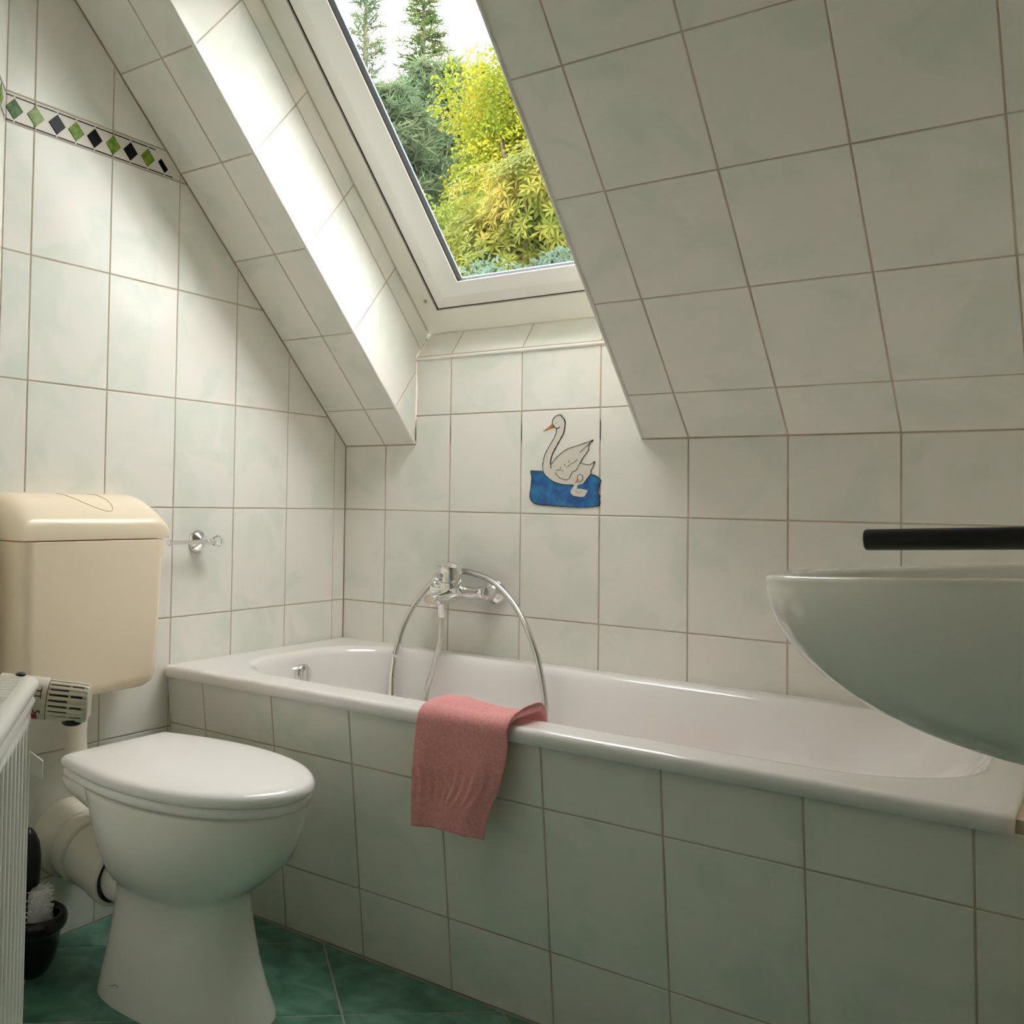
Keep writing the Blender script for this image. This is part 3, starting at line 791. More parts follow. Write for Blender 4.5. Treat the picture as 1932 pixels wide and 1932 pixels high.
V_, F_ = tube([lid_surf(x, y) for x, y in [(v.x, v.y) for v in spline([(0.020, -0.990, 0), (0.036, -0.980, 0), (0.060, -0.967, 0), (0.082, -0.944, 0), (0.093, -0.918, 0), (0.090, -0.902, 0), (0.074, -0.893, 0), (0.05, -0.893, 0), (0.03, -0.901, 0), (0.018, -0.912, 0)], 6)]], 0.0008, 6)
add('button_seam', V_, F_, mat('seam_brown', (0.55, 0.45, 0.26), 0.6), clid)
# flush pipe down into the bowl
fp = empty('flush_pipe', (0.055, -0.955, -0.50), 'cream plastic flush pipe between the cistern and the toilet bowl', 'pipe')
V_, F_ = lathe((0.058, -0.955, -0.372), (0, 0, -1), [(0, 0.024), (0.004, 0.029), (0.042, 0.029), (0.045, 0.026)], 28)
add('union_nut', V_, F_, M_CREAMP, fp, True, 0.6)
V_, F_ = tube(spline([(0.058, -0.955, -0.40), (0.058, -0.955, -0.47), (0.064, -0.954, -0.505), (0.085, -0.951, -0.525), (0.125, -0.948, -0.53)], 6), 0.0225, 24)
add('down_pipe', V_, F_, M_CREAMP, fp, True, 0.8)

# ================================================================== paper holder on the left wall
ph = empty('paper_holder', (0.0, -0.572, -0.077), 'chrome paper holder with a crystal knob on the wall beside the cistern', 'paper holder')
V_, F_ = lathe((0.0, -0.572, -0.077), (1, 0, 0), [(0, 0.0275), (0.003, 0.0270), (0.012, 0.020), (0.018, 0.0095), (0.023, 0.0068), (0.034, 0.0068), (0.037, 0.0075), (0.046, 0.0075), (0.049, 0.005)], 30)
add('wall_rose', V_, F_, M_CHROME, ph, True, 0.7)
V_, F_ = tube([(0.041, -0.566, -0.077), (0.041, -0.699, -0.0775)], 0.0047, 14)
add('rod', V_, F_, M_CHROME, ph, True, 0.8)
V_, F_ = lathe((0.041, -0.694, -0.0775), (0, -1, 0), [(0, 0.0046), (0.001, 0.0072), (0.007, 0.0072), (0.009, 0.005)], 16)
add('rod_end', V_, F_, M_CHROME, ph, True, 0.7)
V_, F_ = lathe((0.041, -0.568, -0.077), (0, 1, 0), [(0, 0.0055), (0.006, 0.0062), (0.008, 0.0045), (0.013, 0.0048)], 18)
add('knob_neck', V_, F_, M_CHROME, ph, True, 0.7)
V_, F_ = lathe((0.041, -0.557, -0.077), (0, 1, 0), [(0, 0.006), (0.004, 0.0118), (0.011, 0.0152), (0.019, 0.0130), (0.026, 0.0075), (0.0265, 0.0)], 8, True, False)
add('crystal_knob', V_, F_, M_CRYSTAL, ph)

# ================================================================== toilet brush
bc = Vector((0.092, -1.075, FZ))
tb = empty('toilet_brush', bc, 'white-bristled toilet brush standing in a glossy black bowl', 'toilet brush')
V_, F_ = lathe(bc, (0, 0, 1), [(0.0, 0.022), (0.004, 0.028), (0.016, 0.038), (0.035, 0.0475), (0.06, 0.053), (0.082, 0.0545), (0.089, 0.061), (0.096, 0.066), (0.106, 0.068), (0.114, 0.0655), (0.118, 0.059), (0.115, 0.052), (0.105, 0.0485), (0.08, 0.047), (0.03, 0.038), (0.012, 0.0)], 44, True, False)
add('brush_bowl', V_, F_, M_BLACKG, tb, True, 1.0)
br = bc + Vector((0.004, 0.012, 0.0))
mb = MB(); rnd = random.Random(3)
for k in range(420):
    zz = 0.05 + 0.105 * rnd.random(); a = rnd.random() * 2 * math.pi
    d = Vector((math.cos(a), math.sin(a), 0.15)); p = br + Vector((0, 0, zz)); e = p + d * (0.027 + 0.003 * rnd.random())
    s = Vector((-d.y, d.x, 0)) * 0.0012; t = Vector((0, 0, 0.0016))
    mb.put([p - s, p + s, p + t, e - s, e + s, e + t], [(0, 1, 4, 3), (1, 2, 5, 4), (2, 0, 3, 5), (3, 4, 5)])
V_, F_ = lathe(br, (0, 0, 1), [(0.03, 0.012), (0.05, 0.022), (0.15, 0.0225), (0.158, 0.016)], 24); mb.put(V_, F_)
o = mb.build('bristles', M_BRISTLE, tb); o['kind'] = 'stuff'
hb = br + Vector((-0.014, -0.022, 0))
V_, F_ = lathe(hb, (0.02, 0.01, 1), [(0.09, 0.011), (0.165, 0.0115), (0.167, 0.023), (0.172, 0.0255), (0.22, 0.0255), (0.245, 0.022), (0.262, 0.0145), (0.271, 0.006), (0.273, 0.0)], 30)
add('brush_handle', V_, F_, M_BLACK, tb, True, 0.8)

# ================================================================== radiator on the oblique wall
RZ1, RZ0 = -0.200, -0.790
RO = Vector((0.6354, -1.4643, 0)); RL = 0.66
rp = lambda a, pe, z: RO + DU * a + DN * pe + Vector((0, 0, z))     # along wall, away from wall, height
rad = empty('radiator', rp(RL / 2, -0.05, FZ), 'white panel radiator with fine vertical ribs on the oblique wall', 'radiator')
# front sheet: rounded top lip, swage line, then fine ribs
NA, rows = 330, []
prof = [(-0.022, RZ1 - 0.004, 0), (-0.016, RZ1 + 0.0, 0), (-0.006, RZ1 - 0.001, 0), (-0.001, RZ1 - 0.005, 0), (0.0, RZ1 - 0.012, 0), (-0.004, RZ1 - 0.020, 0), (-0.0065, RZ1 - 0.024, 0),
        (-0.0035, RZ1 - 0.029, 0), (-0.005, RZ1 - 0.034, 0), (-0.008, RZ1 - 0.040, 0), (-0.0085, RZ1 - 0.048, 0), (-0.0085, RZ1 - 0.054, 0.05), (-0.0085, RZ1 - 0.062, 0.55), (-0.0085, RZ1 - 0.074, 1), (-0.0085, RZ0 + 0.05, 1), (-0.011, RZ0 + 0.03, 0.2), (-0.013, RZ0 + 0.008, 0), (-0.020, RZ0, 0)]
V_ = []; F_ = []
for pe, z, am in prof:
    for i in range(NA + 1):
        a = RL * i / NA
        ph_ = (a / 0.0300) % 1.0
        dep = -0.0075 * sm(0.06, 0.34, ph_) * (1 - sm(0.66, 0.94, ph_))
        V_.append(rp(a, pe + am * dep, z))
w_ = NA + 1
for j in range(len(prof) - 1):
    for i in range(NA): F_.append((j * w_ + i, j * w_ + i + 1, (j + 1) * w_ + i + 1, (j + 1) * w_ + i))
add('front_panel', V_, F_, M_RAD, rad, True, 0.9)
MB().obox(RO, DU, DN, Vz, (0.0, -0.100, RZ0 + 0.01), (RL, -0.088, RZ1 - 0.004)).build('back_panel', M_RAD, rad)
MB().obox(RO, DU, DN, Vz, (-0.0015, -0.100, RZ0), (0.0, -0.012, RZ1 - 0.010)).build('end_plate', M_RAD, rad)
MB().obox(RO, DU, DN, Vz, (RL, -0.1, RZ0), (RL + 0.0015, -0.012, RZ1 - 0.01)).build('end_plate', M_RAD, rad)
gm = MB()
for i in range(int(RL / 0.0095)):
    a = 0.004 + i * 0.0095
    gm.obox(RO, DU, DN, Vz, (a, -0.088, RZ1 - 0.012), (a + 0.0046, -0.018, RZ1 - 0.003))
o = gm.build('top_grille', M_RAD, rad); o['kind'] = 'stuff'
gm = MB()
for i in range(1, int(RL / 0.0095)):
    gm.obox(RO, DU, DN, Vz, (i * 0.0095, -0.056, RZ1 - 0.003), (i * 0.0095 + 0.0045, -0.052, RZ1 - 0.0015))
o = gm.build('grille_welds', M_BEAD, rad); o['kind'] = 'stuff'
for a in (0.12, RL - 0.12):
    MB().obox(RO, DU, DN, Vz, (a - 0.015, -0.1715, RZ0 + 0.1), (a + 0.015, -0.098, RZ0 + 0.14)).build('wall_bracket', M_RAD, rad)
    MB().obox(RO, DU, DN, Vz, (a - 0.015, -0.1715, RZ1 - 0.12), (a + 0.015, -0.098, RZ1 - 0.08)).build('wall_bracket', M_RAD, rad)
# white plastic clip that sticks out behind the end of the panel
q = [(-0.0015, -0.052), (-0.0015, -0.098), (-0.0055, -0.128), (-0.0055, -0.104)]
c0 = [rp(-0.012, -0.030, RZ1 - 0.080), rp(-0.012, -0.030, RZ1 - 0.112), rp(-0.030, 0.004, RZ1 - 0.135), rp(-0.030, 0.004, RZ1 - 0.112)]
V_, F_ = loft([c0, [p - DU * 0.004 for p in c0]])
add('end_clip', V_, F_, M_RAD, rad)

# thermostat head
KA = rp(-0.040, -0.057, RZ1 - 0.0285); KX = (DN + Vector((0, 0, -0.10)) + DU * 0.06).normalized()
th = empty('thermostat_valve', KA, 'ivory radiator thermostat knob with dark slots and a numbered collar', 'thermostat')
V_, F_ = lathe(KA, KX, [(-0.03, 0.012), (-0.012, 0.013), (-0.01, 0.020), (0.0, 0.021), (0.004, 0.0265), (0.0635, 0.0265), (0.066, 0.0255)], 48)
add('number_collar', V_, F_, M_KNOB, th, True, 0.5)
a_, u_, v_ = frame_of(KX)
NK = 22; loops = []
for d, r0 in ((0.067, 0.0252), (0.068, 0.0260), (0.094, 0.0256), (0.0945, 0.0256), (0.112, 0.0250), (0.116, 0.0235), (0.118, 0.020)):
    lp = []
    for k in range(NK * 8):
        a = 2 * math.pi * k / (NK * 8); f = (k % 8)
        cut = 0.0
        if 0.0675 < d < 0.113 and f in (3, 4, 5): cut = 0.0022
        lp.append(KA + a_ * d + (u_ * math.cos(a) + v_ * math.sin(a)) * (r0 - cut))
    loops.append(lp)
V_, F_ = loft(loops)
grip = add('grip', V_, F_, M_KNOB, th, True, 0.4)
for k in range(NK):
    a = 2 * math.pi * (k * 8 + 4) / (NK * 8)
    e = u_ * math.cos(a) + v_ * math.sin(a); t = a_.cross(e)
    segs = ((0.0695, 0.0925),) if k % 2 else ((0.0695, 0.0925), (0.096, 0.1105))
    for d0, d1 in segs:
        m_ = MB().obox(KA, a_, t, e, (d0, -0.0019, 0.0205), (d1, 0.0019, 0.0243)); m_.build('slot', M_BLACK, grip)
V_, F_ = lathe(KA + a_ * 0.096 - Vector((0, 0, 0.0215)), (0, 0, -1), [(0, 0.0135), (0.006, 0.0125), (0.008, 0.0095)], 20)
add('limit_pin', V_, F_, M_BLACK, th, True, 0.7)
V_, F_ = lathe(KA + a_ * 0.030 + Vector((0, 0, 0.022)), (0, 0, 1), [(0, 0.007), (0.006, 0.0065), (0.008, 0.004)], 16)
add('top_stop', V_, F_, M_BLACK, th, True, 0.7)
V_, F_ = tube([KA + a_ * -0.02, KA - a_ * 0.03 + DU * 0.02, KA - a_ * 0.03 + DU * 0.0385], 0.010, 14)
add('valve_stem', V_, F_, M_CHROME, th, True)

def print_text(txt, dist, ang, size, mt, parent):
    """lettering wrapped on the collar: reads along its axis"""
    cu = bpy.data.curves.new('lettering', 'FONT'); cu.body = txt; cu.size = size; cu.align_x = 'CENTER'; cu.align_y = 'CENTER'; cu.extrude = 0.0002
    ob = bpy.data.objects.new('lettering', cu); COL.objects.link(ob)
    dg = bpy.context.evaluated_depsgraph_get(); me = bpy.data.meshes.new_from_object(ob.evaluated_get(dg))
    vs_ = [v.co.copy() for v in me.vertices]; fs_ = [tuple(p.vertices) for p in me.polygons]
    bpy.data.objects.remove(ob); bpy.data.curves.remove(cu); bpy.data.meshes.remove(me)
    out = []
    for c in vs_:
        a = ang + c.x / 0.0266
        e = DNu(a)
        out.append(KA + a_ * (dist + c.y) + e * (0.0267 + c.z))
    return add('lettering', out, fs_, mt, parent)
# angle on the collar measured from straight up towards the camera side
_up = (Vector((0, 0, 1)) - a_ * a_.z).normalized(); _side = _up.cross(a_)
if _side.dot(CAM - KA) < 0: _side = -_side
def DNu(a): return _up * math.cos(a) + _side * math.sin(a)
col_ = [c for c in th.children if c.name.startswith('number_collar')][0]
print_text('TT', 0.0555, 1.15, 0.0115, M_BLACK, col_)
print_text('5', 0.0555, 2.05, 0.0130, M_BLACK, col_)
print_text('..', 0.0615, 0.85, 0.010, M_BLACK, col_)
m_ = MB(); e = DNu(2.38); t = a_.cross(e); m_.obox(KA, a_, t, e, (0.050, -0.0055, 0.026), (0.0565, 0.0055, 0.0269)); m_.build('red_mark', M_RED, col_)
m_ = MB(); e = DNu(2.0); t = a_.cross(e); m_.obox(KA, a_, t, e, (0.042, -0.0012, 0.026), (0.0465, 0.0012, 0.0268)); m_.build('index_mark', M_BLACK, col_)

# ================================================================== wash basin and black rail
BXC, BYC, BAX, BBY = 1.700, -0.920, 0.363, 0.185
rimz = lambda x: -0.0525 + (x - 1.337) * 0.068
bas = empty('wash_basin', (RX2, BYC, -0.22), 'white ceramic wash basin on the wall beside the bathtub', 'wash basin')
def bl(r, dz, m=72):
    out = []
    for i in range(m):
        t = 2 * math.pi * i / m; c, s = math.cos(t), math.sin(t)
        x = BXC + BAX * r * math.copysign(abs(c) ** 0.92, c); y = BYC + BBY * r * math.copysign(abs(s) ** 0.85, s)
        x = min(x, RX2 - 0.001)
        out.append(Vector((x, y, rimz(x) + dz)))
    return out
lo_ = []
for k in range(15):
    th_ = math.pi / 2 * (1 - k / 14 * 0.985)
    lo_.append(bl(math.cos(th_) ** 1.0 + 0.004, -0.012 - 0.198 * math.sin(th_) ** 1.10))
lo_ += [bl(1.0, -0.010), bl(1.004, -0.006), bl(1.002, -0.002), bl(0.992, 0.0), bl(0.965, 0.0002), bl(0.93, -0.001), bl(0.905, -0.006), bl(0.88, -0.02), bl(0.80, -0.06), bl(0.65, -0.10), bl(0.4, -0.125), bl(0.1, -0.132)]
V_, F_ = loft(lo_)
add('basin_bowl', V_, F_, M_CERAMIC, bas, True, 1.3)
V_, F_ = lathe((BXC, BYC, rimz(BXC) - 0.131), (0, 0, 1), [(0, 0.03), (0.003, 0.03), (0.004, 0.02)], 24)
add('drain_ring', V_, F_, M_CHROME, bas, True, 0.7)
V_, F_ = lathe((BXC, BYC, rimz(BXC) - 0.205), (0, 0, -1), [(0, 0.028), (0.02, 0.028), (0.022, 0.017), (0.10, 0.017), (0.105, 0.032), (0.19, 0.032), (0.195, 0.028)], 24)
trap = add('trap', V_, F_, M_CHROME, bas, True, 0.7)
V_, F_ = tube([(BXC + 0.02, BYC, rimz(BXC) - 0.34), (RX2 - 0.001, BYC, rimz(BXC) - 0.34)], 0.016, 18)
add('waste_arm', V_, F_, M_CHROME, bas, True, 0.7)

rail = empty('wall_rail', (RX2, -1.05, 0.0), 'black round bar end above the wash basin', 'rail')
r0 = Vector((1.4585, -1.05, -0.0062)); r1 = Vector((RX2 - 0.001, -1.05, -0.0062 + (RX2 - 1.4585) * 0.052))
V_, F_ = lathe(r0, r1 - r0, [(0, 0.0085), (0.0012, 0.0103), (0.003, 0.0108), ((r1 - r0).length, 0.0112)], 28)
add('bar', V_, F_, M_BLACK, rail, True, 0.6)
V_, F_ = lathe(r1, (-1, 0, 0), [(0, 0.024), (0.006, 0.024), (0.008, 0.021)], 28)
add('wall_plate', V_, F_, M_BLACK, rail, True, 0.6)

# ================================================================== painted swan on the wall tiles
SW_FILL = {
    'WATER': [(0.5616, 0.1032), (0.5659, 0.1048), (0.5951, 0.1023), (0.5977, 0.0968), (0.6072, 0.0873), (0.6241, 0.0771), (0.6475, 0.0717), (0.6706, 0.071), (0.6787, 0.0719), (0.682, 0.0703), (0.6949, 0.0735), (0.7028, 0.0827), (0.7123, 0.0958), (0.7251, 0.0919), (0.7378, 0.082), (0.7355, 0.0752), (0.7325, 0.063), (0.7318, 0.0508), (0.7363, 0.0448), (0.7319, 0.0386), (0.7359, 0.0326), (0.7336, 0.0242), (0.7194, 0.0201), (0.689, 0.0183), (0.6481, 0.0195), (0.6113, 0.0212), (0.5807, 0.023), (0.5686, 0.0284), (0.5615, 0.0378), (0.5605, 0.049), (0.5629, 0.0649), (0.5635, 0.0873)],
    'SWAN': [(0.6365, 0.2373), (0.6433, 0.2304), (0.6478, 0.2232), (0.6489, 0.2154), (0.6469, 0.2013), (0.6437, 0.1905), (0.6347, 0.175), (0.6249, 0.158), (0.6167, 0.1424), (0.6127, 0.1251), (0.6136, 0.118), (0.6219, 0.1282), (0.6335, 0.1406), (0.6549, 0.1551), (0.6761, 0.1617), (0.7163, 0.1739), (0.7084, 0.1656), (0.7072, 0.1518), (0.6958, 0.1366), (0.6871, 0.1221), (0.7008, 0.1184), (0.7121, 0.1183), (0.7216, 0.1233), (0.7185, 0.1118), (0.7138, 0.1042), (0.7123, 0.0958), (0.7028, 0.0827), (0.6949, 0.0735), (0.682, 0.0706), (0.6706, 0.071), (0.6475, 0.0717), (0.6241, 0.0771), (0.6072, 0.0873), (0.5977, 0.0968), (0.5943, 0.1039), (0.5929, 0.1158), (0.5948, 0.13), (0.5997, 0.1458), (0.6113, 0.1661), (0.6221, 0.1832), (0.627, 0.1957), (0.6274, 0.2059), (0.6192, 0.2117), (0.6161, 0.2212), (0.6207, 0.2305), (0.629, 0.2362)],
    'BEAK': [(0.6161, 0.2162), (0.6209, 0.2113), (0.6189, 0.2069), (0.6058, 0.2026), (0.5943, 0.1998), (0.6024, 0.2059), (0.6108, 0.2119)],
    'CYG': [(0.6754, 0.0742), (0.6827, 0.0727), (0.6796, 0.0618), (0.6885, 0.0619), (0.7066, 0.0582), (0.7024, 0.0497), (0.6976, 0.0431), (0.6871, 0.0426), (0.6725, 0.0447), (0.6642, 0.0516), (0.665, 0.0578), (0.6706, 0.0656)],
    'CYGB': [(0.681, 0.0873), (0.6859, 0.0812), (0.6827, 0.0796), (0.6754, 0.0742), (0.6778, 0.0811)],
    'CHEAD': [(0.681, 0.0873), (0.6825, 0.0932), (0.6882, 0.095), (0.6931, 0.0919), (0.6944, 0.0858), (0.6908, 0.0796), (0.6827, 0.0773), (0.6794, 0.0811)],
}
SW_STROKE = {
    'neck_r': [(0.6365, 0.2373), (0.6433, 0.2304), (0.6478, 0.2232), (0.6489, 0.2154), (0.6469, 0.2013), (0.6437, 0.1905), (0.6347, 0.175), (0.6249, 0.158), (0.6167, 0.1424), (0.6127, 0.1251), (0.6136, 0.118), (0.6145, 0.1093)],
    'neck_l': [(0.6365, 0.2373), (0.629, 0.2362), (0.6207, 0.2305), (0.6161, 0.2212), (0.6166, 0.2165)],
    'throat': [(0.6352, 0.2103), (0.6327, 0.2065), (0.6277, 0.2054), (0.6274, 0.2059), (0.627, 0.1957), (0.6221, 0.1832), (0.6113, 0.1661), (0.5997, 0.1458), (0.5948, 0.13), (0.5929, 0.1158), (0.5943, 0.1039), (0.5977, 0.0968), (0.6072, 0.0873), (0.6241, 0.0771), (0.6475, 0.0717), (0.6706, 0.071)],
    'cheek': [(0.6209, 0.2113), (0.6252, 0.2067), (0.6277, 0.2054)],
    'wing': [(0.6136, 0.118), (0.6219, 0.1282), (0.6335, 0.1406), (0.6549, 0.1551), (0.6761, 0.1617), (0.7163, 0.1739)],
    'wing2': [(0.7163, 0.1739), (0.7084, 0.1656), (0.7072, 0.1518), (0.6958, 0.1366), (0.6871, 0.1221), (0.6783, 0.1059), (0.6702, 0.102), (0.6654, 0.0959), (0.6614, 0.0873), (0.6532, 0.0826), (0.6449, 0.0842), (0.634, 0.0889), (0.6247, 0.1006)],
    'tail': [(0.6871, 0.1221), (0.7008, 0.1184), (0.7121, 0.1183), (0.7216, 0.1233), (0.7185, 0.1118), (0.7138, 0.1042), (0.7131, 0.0965), (0.7028, 0.0827), (0.6949, 0.0735)],
    'f1': [(0.6272, 0.1046), (0.6355, 0.1061), (0.6455, 0.1037)],
    'f2': [(0.6537, 0.1115), (0.6635, 0.1192), (0.6732, 0.1245), (0.6805, 0.1306)],
    'f3': [(0.686, 0.1468), (0.6956, 0.1551), (0.706, 0.1641)],
    'f4': [(0.6478, 0.1201), (0.6503, 0.1154)],
    'f5': [(0.6593, 0.1278), (0.661, 0.1231)],
    'f6': [(0.6379, 0.1131), (0.6396, 0.1084)],
    'w1': [(0.5616, 0.1032), (0.5659, 0.1048), (0.5951, 0.1023)],
    'w2': [(0.5616, 0.1032), (0.5644, 0.0873), (0.5629, 0.0649), (0.5605, 0.049), (0.5615, 0.0378), (0.5686, 0.0284), (0.5807, 0.023), (0.6113, 0.0212), (0.6481, 0.0195), (0.689, 0.0183), (0.7194, 0.0201), (0.7336, 0.0242), (0.7359, 0.0326), (0.7319, 0.0386), (0.7363, 0.0448), (0.7318, 0.0508), (0.7325, 0.063), (0.7355, 0.0752), (0.7378, 0.082), (0.7251, 0.0919), (0.7123, 0.0958)],
    'beak_o': [(0.6161, 0.2162), (0.6209, 0.2113), (0.6189, 0.2077)],
    'beak_t': [(0.5943, 0.1998), (0.6024, 0.204)],
    'chead': [(0.681, 0.0873), (0.6825, 0.0932), (0.6882, 0.095), (0.6931, 0.0919), (0.6944, 0.0858), (0.6908, 0.0796), (0.6835, 0.0777)],
    'cwing': [(0.6789, 0.0564), (0.6838, 0.0511), (0.6926, 0.0565)],
}
SW_EYE = [0.6262, 0.2185]
swan = empty('swan_picture', (0.65, 0.0, 0.0195), 'painted swan with a cygnet on blue water on a wall tile', 'picture')
def flat(name, poly, h, mt, parent):
    poly = clean(poly)
    if area(poly) < 0: poly = poly[::-1]
    Vv = [Vector((x, -hh, z)) for hh in (-0.0004, h) for x, z in poly]
    n = len(poly)
    tris = tessellate_polygon([[Vector((x, z, 0)) for x, z in poly]])
    F = [tuple(i + n for i in t) for t in tris] + [(i, (i + 1) % n, n + (i + 1) % n, n + i) for i in range(n)]
    return add(name, Vv, F, mt, parent)
wat = flat('water', SW_FILL['WATER'], 0.0007, M_BLUE, swan)
body = flat('swan_body', SW_FILL['SWAN'], 0.0009, M_SWHITE, swan)
flat('swan_beak', SW_FILL['BEAK'], 0.0012, M_ORANGE, swan)
cyg = flat('cygnet', SW_FILL['CYG'], 0.0013, M_SWHITE, swan)
flat('cygnet_head', SW_FILL['CHEAD'], 0.0013, M_SWHITE, cyg)
flat('cygnet_beak', SW_FILL['CYGB'], 0.0015, M_ORANGE, cyg)
def stroke(pts, w, h, par):
    P = spline([Vector((x, 0, z)) for x, z in pts], 4); rn = random.Random(len(pts)); n = len(P)
    Lp = []
    for i, p in enumerate(P):
        t = (P[min(i + 1, n - 1)] - P[max(i - 1, 0)]).normalized(); s = Vector((-t.z, 0, t.x))
        ww = w * (0.7 + 0.6 * rn.random()) * (0.6 if i in (0, n - 1) else 1)
        Lp.append([Vector((p.x, -hh, p.z)) + s * k for hh, k in ((-0.0002, -ww), (h, -ww * 0.8), (h, ww * 0.8), (-0.0002, ww))])
    V_, F_ = loft(Lp)
    add('ink_line', V_, F_, M_INK, par)
for k, p in SW_STROKE.items():
    w = 0.00075
    if k in ('w2', 'neck_r'): w = 0.0011
    if k.startswith('f') or k in ('cwing', 'beak_t', 'cheek'): w = 0.00055
    stroke(p, w, 0.0017, wat if k.startswith('w') and len(k) == 2 else (cyg if k.startswith('c') and k != 'cheek' else body))
V_, F_ = lathe((SW_EYE[0], 0, SW_EYE[1]), (0, -1, 0), [(0, 0.0011), (0.0016, 0.0011)], 12)
add('eye', V_, F_, M_INK, body)
for x, z in (SW_STROKE['wing'][-1], SW_STROKE['tail'][3]):
    V_, F_ = lathe((x, 0, z), (0, -1, 0), [(0, 0.0026), (0.0016, 0.0022)], 12); add('ink_dot', V_, F_, M_INK, body)

# ================================================================== garden beyond the skylight
RN = random.Random(11)
def dirv(az, el): return Vector((math.sin(az) * math.cos(el), math.cos(az) * math.cos(el), math.sin(el)))
def leaves(cloud, n, ln, wd, droop=0.0, rn=RN):
    """n folded leaves (4 triangles) scattered by cloud(), returns V, F"""
    V = []; F = []
    for _ in range(n):
        c, out = cloud()
        d = Vector((rn.gauss(0, 1), rn.gauss(0, 1), rn.gauss(0, 0.7))).normalized() + out * 0.8 + Vector((0, 0, -droop))
        d.normalize(); s = d.cross(Vector((rn.gauss(0, 1), rn.gauss(0, 1), rn.gauss(0, 1)))).normalized()
        nrm = d.cross(s); l = ln * rn.uniform(0.6, 1.25); w = wd * rn.uniform(0.7, 1.2)
        b = len(V)
        V += [c, c + d * l * 0.5 + s * w * 0.5 - nrm * w * 0.15, c + d * l, c + d * l * 0.5 - s * w * 0.5 - nrm * w * 0.15, c + d * l * 0.5]
        F += [(b, b + 1, b + 4), (b + 1, b + 2, b + 4), (b + 2, b + 3, b + 4), (b + 3, b, b + 4)]
    return V, F
def fol(name, V, F, mt, parent):
    o = add(name, V, F, mt, parent); o['kind'] = 'stuff'; return o
gz = lambda x, y: -1.6 + 0.40 * (y - 1.0) if y > 1 else -1.6
# the hillside
gv = []; gf = []
for j in range(13):
    for i in range(13):
        x = -26 + 34 * i / 12; y = 1.4 + 34 * j / 12
        gv.append((x, y, gz(x, y) + 0.12 * math.sin(i * 2.1 + j)))
for j in range(12):
    for i in range(12): gf.append((j * 13 + i, j * 13 + i + 1, (j + 1) * 13 + i + 1, (j + 1) * 13 + i))
tag(add('hillside', gv, gf, M_SOIL, None, True), kind='structure')

def blob_cloud(blobs, rn=RN, shell=0.55):
    tot = sum(b[1] ** 2 for b in blobs)
    def f():
        r = rn.random() * tot; k = 0
        while r > blobs[k][1] ** 2 and k < len(blobs) - 1: r -= blobs[k][1] ** 2; k += 1
        c, R, q = blobs[k]
        d = Vector((rn.gauss(0, 1), rn.gauss(0, 1), rn.gauss(0, 1))).normalized()
        return c + Vector((d.x, d.y, d.z * q)) * R * (shell + (1 - shell) * rn.random() ** 0.6), d
    return f
def bush(name, label, cat, centre, R, H, mt, n, ln, wd, nb=16, group=None, seed=1, base=None, whorl=False, shell=0.5):
    rn = random.Random(seed)
    c = Vector(centre); g = gz(c.x, c.y) if base is None else base
    t = empty(name, (c.x, c.y, g), label, cat, group)
    blobs = []
    for k in range(nb):
        a = rn.random() * 2 * math.pi; r = R * 0.62 * math.sqrt(rn.random()); z = (rn.random() - 0.5) * H * 0.75
        blobs.append((c + Vector((math.cos(a) * r, math.sin(a) * r, z)), R * rn.uniform(0.32, 0.52), 0.75))
    if not whorl:
        V, F = leaves(blob_cloud(blobs, rn, shell), n, ln, wd, 0.1, rn)
    else:
        V = []; F = []; cl = blob_cloud(blobs, rn, 0.8)
        for _ in range(n):
            p, d = cl(); ax_ = (d + Vector((0, -0.3, 0.7))).normalized(); a0, u0_, v0_ = frame_of(ax_); m = rn.randint(6, 9); ph0 = rn.random() * 6
            for k in range(m):
                a = ph0 + 2 * math.pi * k / m
                dd = (u0_ * math.cos(a) + v0_ * math.sin(a) + ax_ * rn.uniform(0.0, 0.5)).normalized(); s = ax_.cross(dd).normalized()
                l = ln * rn.uniform(0.7, 1.15); w = wd * rn.uniform(0.8, 1.15); b = len(V)
                V += [p, p + dd * l * 0.6 + s * w * 0.5, p + dd * l - ax_ * l * 0.15, p + dd * l * 0.6 - s * w * 0.5, p + dd * l * 0.5 - ax_ * w * 0.12]
                F += [(b, b + 1, b + 4), (b + 1, b + 2, b + 4), (b + 2, b + 3, b + 4), (b + 3, b, b + 4)]
    fol('foliage', V, F, mt, t)
    mb = MB()
    top = c + Vector((0, 0, H * 0.15))
    V, F = tube([Vector((c.x, c.y, g - 0.1)), Vector((c.x + 0.04, c.y, (g + c.z) / 2)), c], lambda i: (0.09, 0.07, 0.05)[i] * R, 8); mb.put(V, F)
    for k, (bc_, br_, q_) in enumerate(blobs):
        st = Vector((c.x, c.y, g + (c.z - g) * (0.55 + 0.3 * (k % 3) / 3)))
        V, F = tube([st, st.lerp(bc_, 0.6) + Vector((0, 0, -0.05)), bc_], lambda i: (0.030, 0.02, 0.008)[i] * R, 5); mb.put(V, F)
    mb.build('stems', M_BARK, t, True)
    return t
